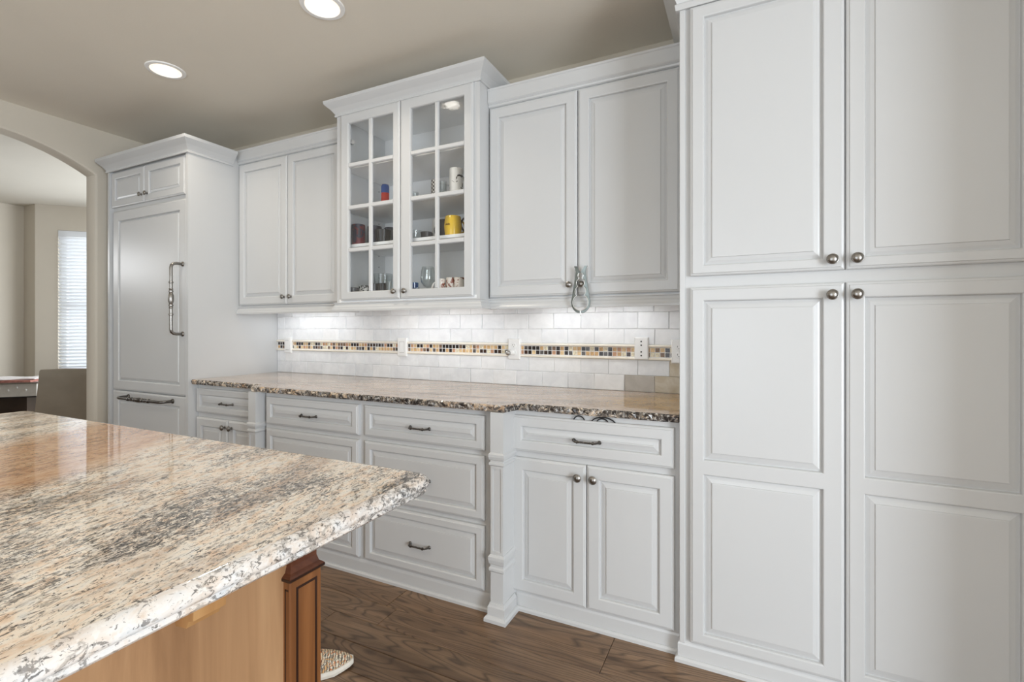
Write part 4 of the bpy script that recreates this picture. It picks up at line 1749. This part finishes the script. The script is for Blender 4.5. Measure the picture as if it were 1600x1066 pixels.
b = MB()
loops = []
for (h, s0, s1, th) in ((.40, -.10, 1.06, .030), (.60, -.03, 1.03, .030), (.80, .03, 1.0, .028), (.868, .045, .99, .024), (.880, .06, .98, .014)):
    ring = []
    for i in range(9):
        s = s0 + (s1 - s0) * i / 8
        bow = .018 * (1 - (2 * i / 8 - 1) ** 2)
        ring.append(back_pt(s, h + (.004 * (1 - abs(2 * i / 8 - 1)) if h > .8 else 0), th - bow))
    for i in range(9):
        s = s1 + (s0 - s1) * i / 8
        bow = .018 * (1 - (2 * i / 8 - 1) ** 2)
        ring.append(back_pt(s, h + (.004 * (1 - abs(2 * i / 8 - 1)) if h > .8 else 0), -th - bow))
    loops.append(ring)
b.rings(loops)
finish('backrest', b, 'leather', ch, smooth=True)
b = MB()
s_ = [back_pt(-.08, .40, -.02), back_pt(1.05, .40, -.02), back_pt(1.05, .40, -.44), back_pt(-.08, .40, -.44)]
b.rings([[(p[0], p[1], z) for p in s_] for z in (.40, .47)])
finish('seat', b, 'leather', ch)
for (s, d) in ((-.02, -.04), (.99, -.04), (.99, -.40), (-.02, -.40)):
    p = back_pt(s, .4, d)
    b = MB()
    b.rings([[(p[0] - r, p[1] - r, z), (p[0] + r, p[1] - r, z), (p[0] + r, p[1] + r, z), (p[0] - r, p[1] + r, z)] for r, z in ((.014, 0), (.022, .40))])
    finish('leg', b, 'darkwood', ch)

# table with metal apron
tb = thing('dining_table', (-6.0, 1.35, 0), 'dining table with studded silver metal apron and glossy dark base, at the far left', 'table')
q0 = dp(4.55, -90)
q1 = dp(4.80, 57)
td = (q1 - q0).normalized()
tn = Vector((-td.y, td.x))     # away from the kitchen


def tpt(u, d, z):
    p = q0 + td * u + tn * d
    return (p.x, p.y, z)


tL = (q1 - q0).length


def tbox(b, u0, u1, d0, d1, z0, z1):
    b.rings([[tpt(u0, d0, z), tpt(u1, d0, z), tpt(u1, d1, z), tpt(u0, d1, z)] for z in (z0, z1)])


b = MB()
tbox(b, -.02, tL + .02, -.02, .50, .700, .712)
finish('tabletop', b, 'steel', tb)
b = MB()
tbox(b, 0, tL, 0, .48, .575, .700)
finish('apron', b, 'apron', tb)
for i in range(9):
    p = tpt(.08 + i * (tL - .16) / 8, -.001, .650 + (.012 if i % 2 else -.012))
    b = MB()
    b.lathe([(.012, 0), (.011, .004), (.005, .008), (.001, .009)], p, axis=1, n=12)
    finish('stud', b, 'plate', tb, smooth=True)
b = MB()
tbox(b, .01, tL - .01, .012, .47, .562, .575)
finish('dark_strip', b, 'dark', tb)  # dark strip between apron and base
b = MB()
tbox(b, .10, tL - .10, .06, .44, 0, .562)
finish('base', b, 'darkwood', tb)
for (lab, u0, u1, d0, d1, z0, z1, m_) in (('printed reddish magazine lying open at the bottom of the pile on the dining table', tL - .62, tL - .06, .03, .40, .7125, .728, 'paper_r'),
                                         ('white sheet of paper on top of the magazines on the dining table', tL - .50, tL - .05, .08, .42, .7345, .742, 'paper')):
    b = MB()
    n = 8
    lo, hi = [], []
    loops = []
    for i in range(n + 1):
        u = u0 + (u1 - u0) * i / n
        wv_ = .006 * math.sin(i * 1.1 + (0 if m_ == 'paper' else 1.5)) if 0 < i < n else 0
        loops.append([tpt(u, d0, z0), tpt(u, d1, z0), tpt(u, d1, z1 + max(wv_, -.004)), tpt(u, d0, z1 + max(wv_, -.004))])
    b.rings(loops)
    o = finish('magazine' if m_ == 'paper_r' else 'paper_sheet', b, m_, None)
    tag(o, lab, 'magazine' if m_ == 'paper_r' else 'paper')
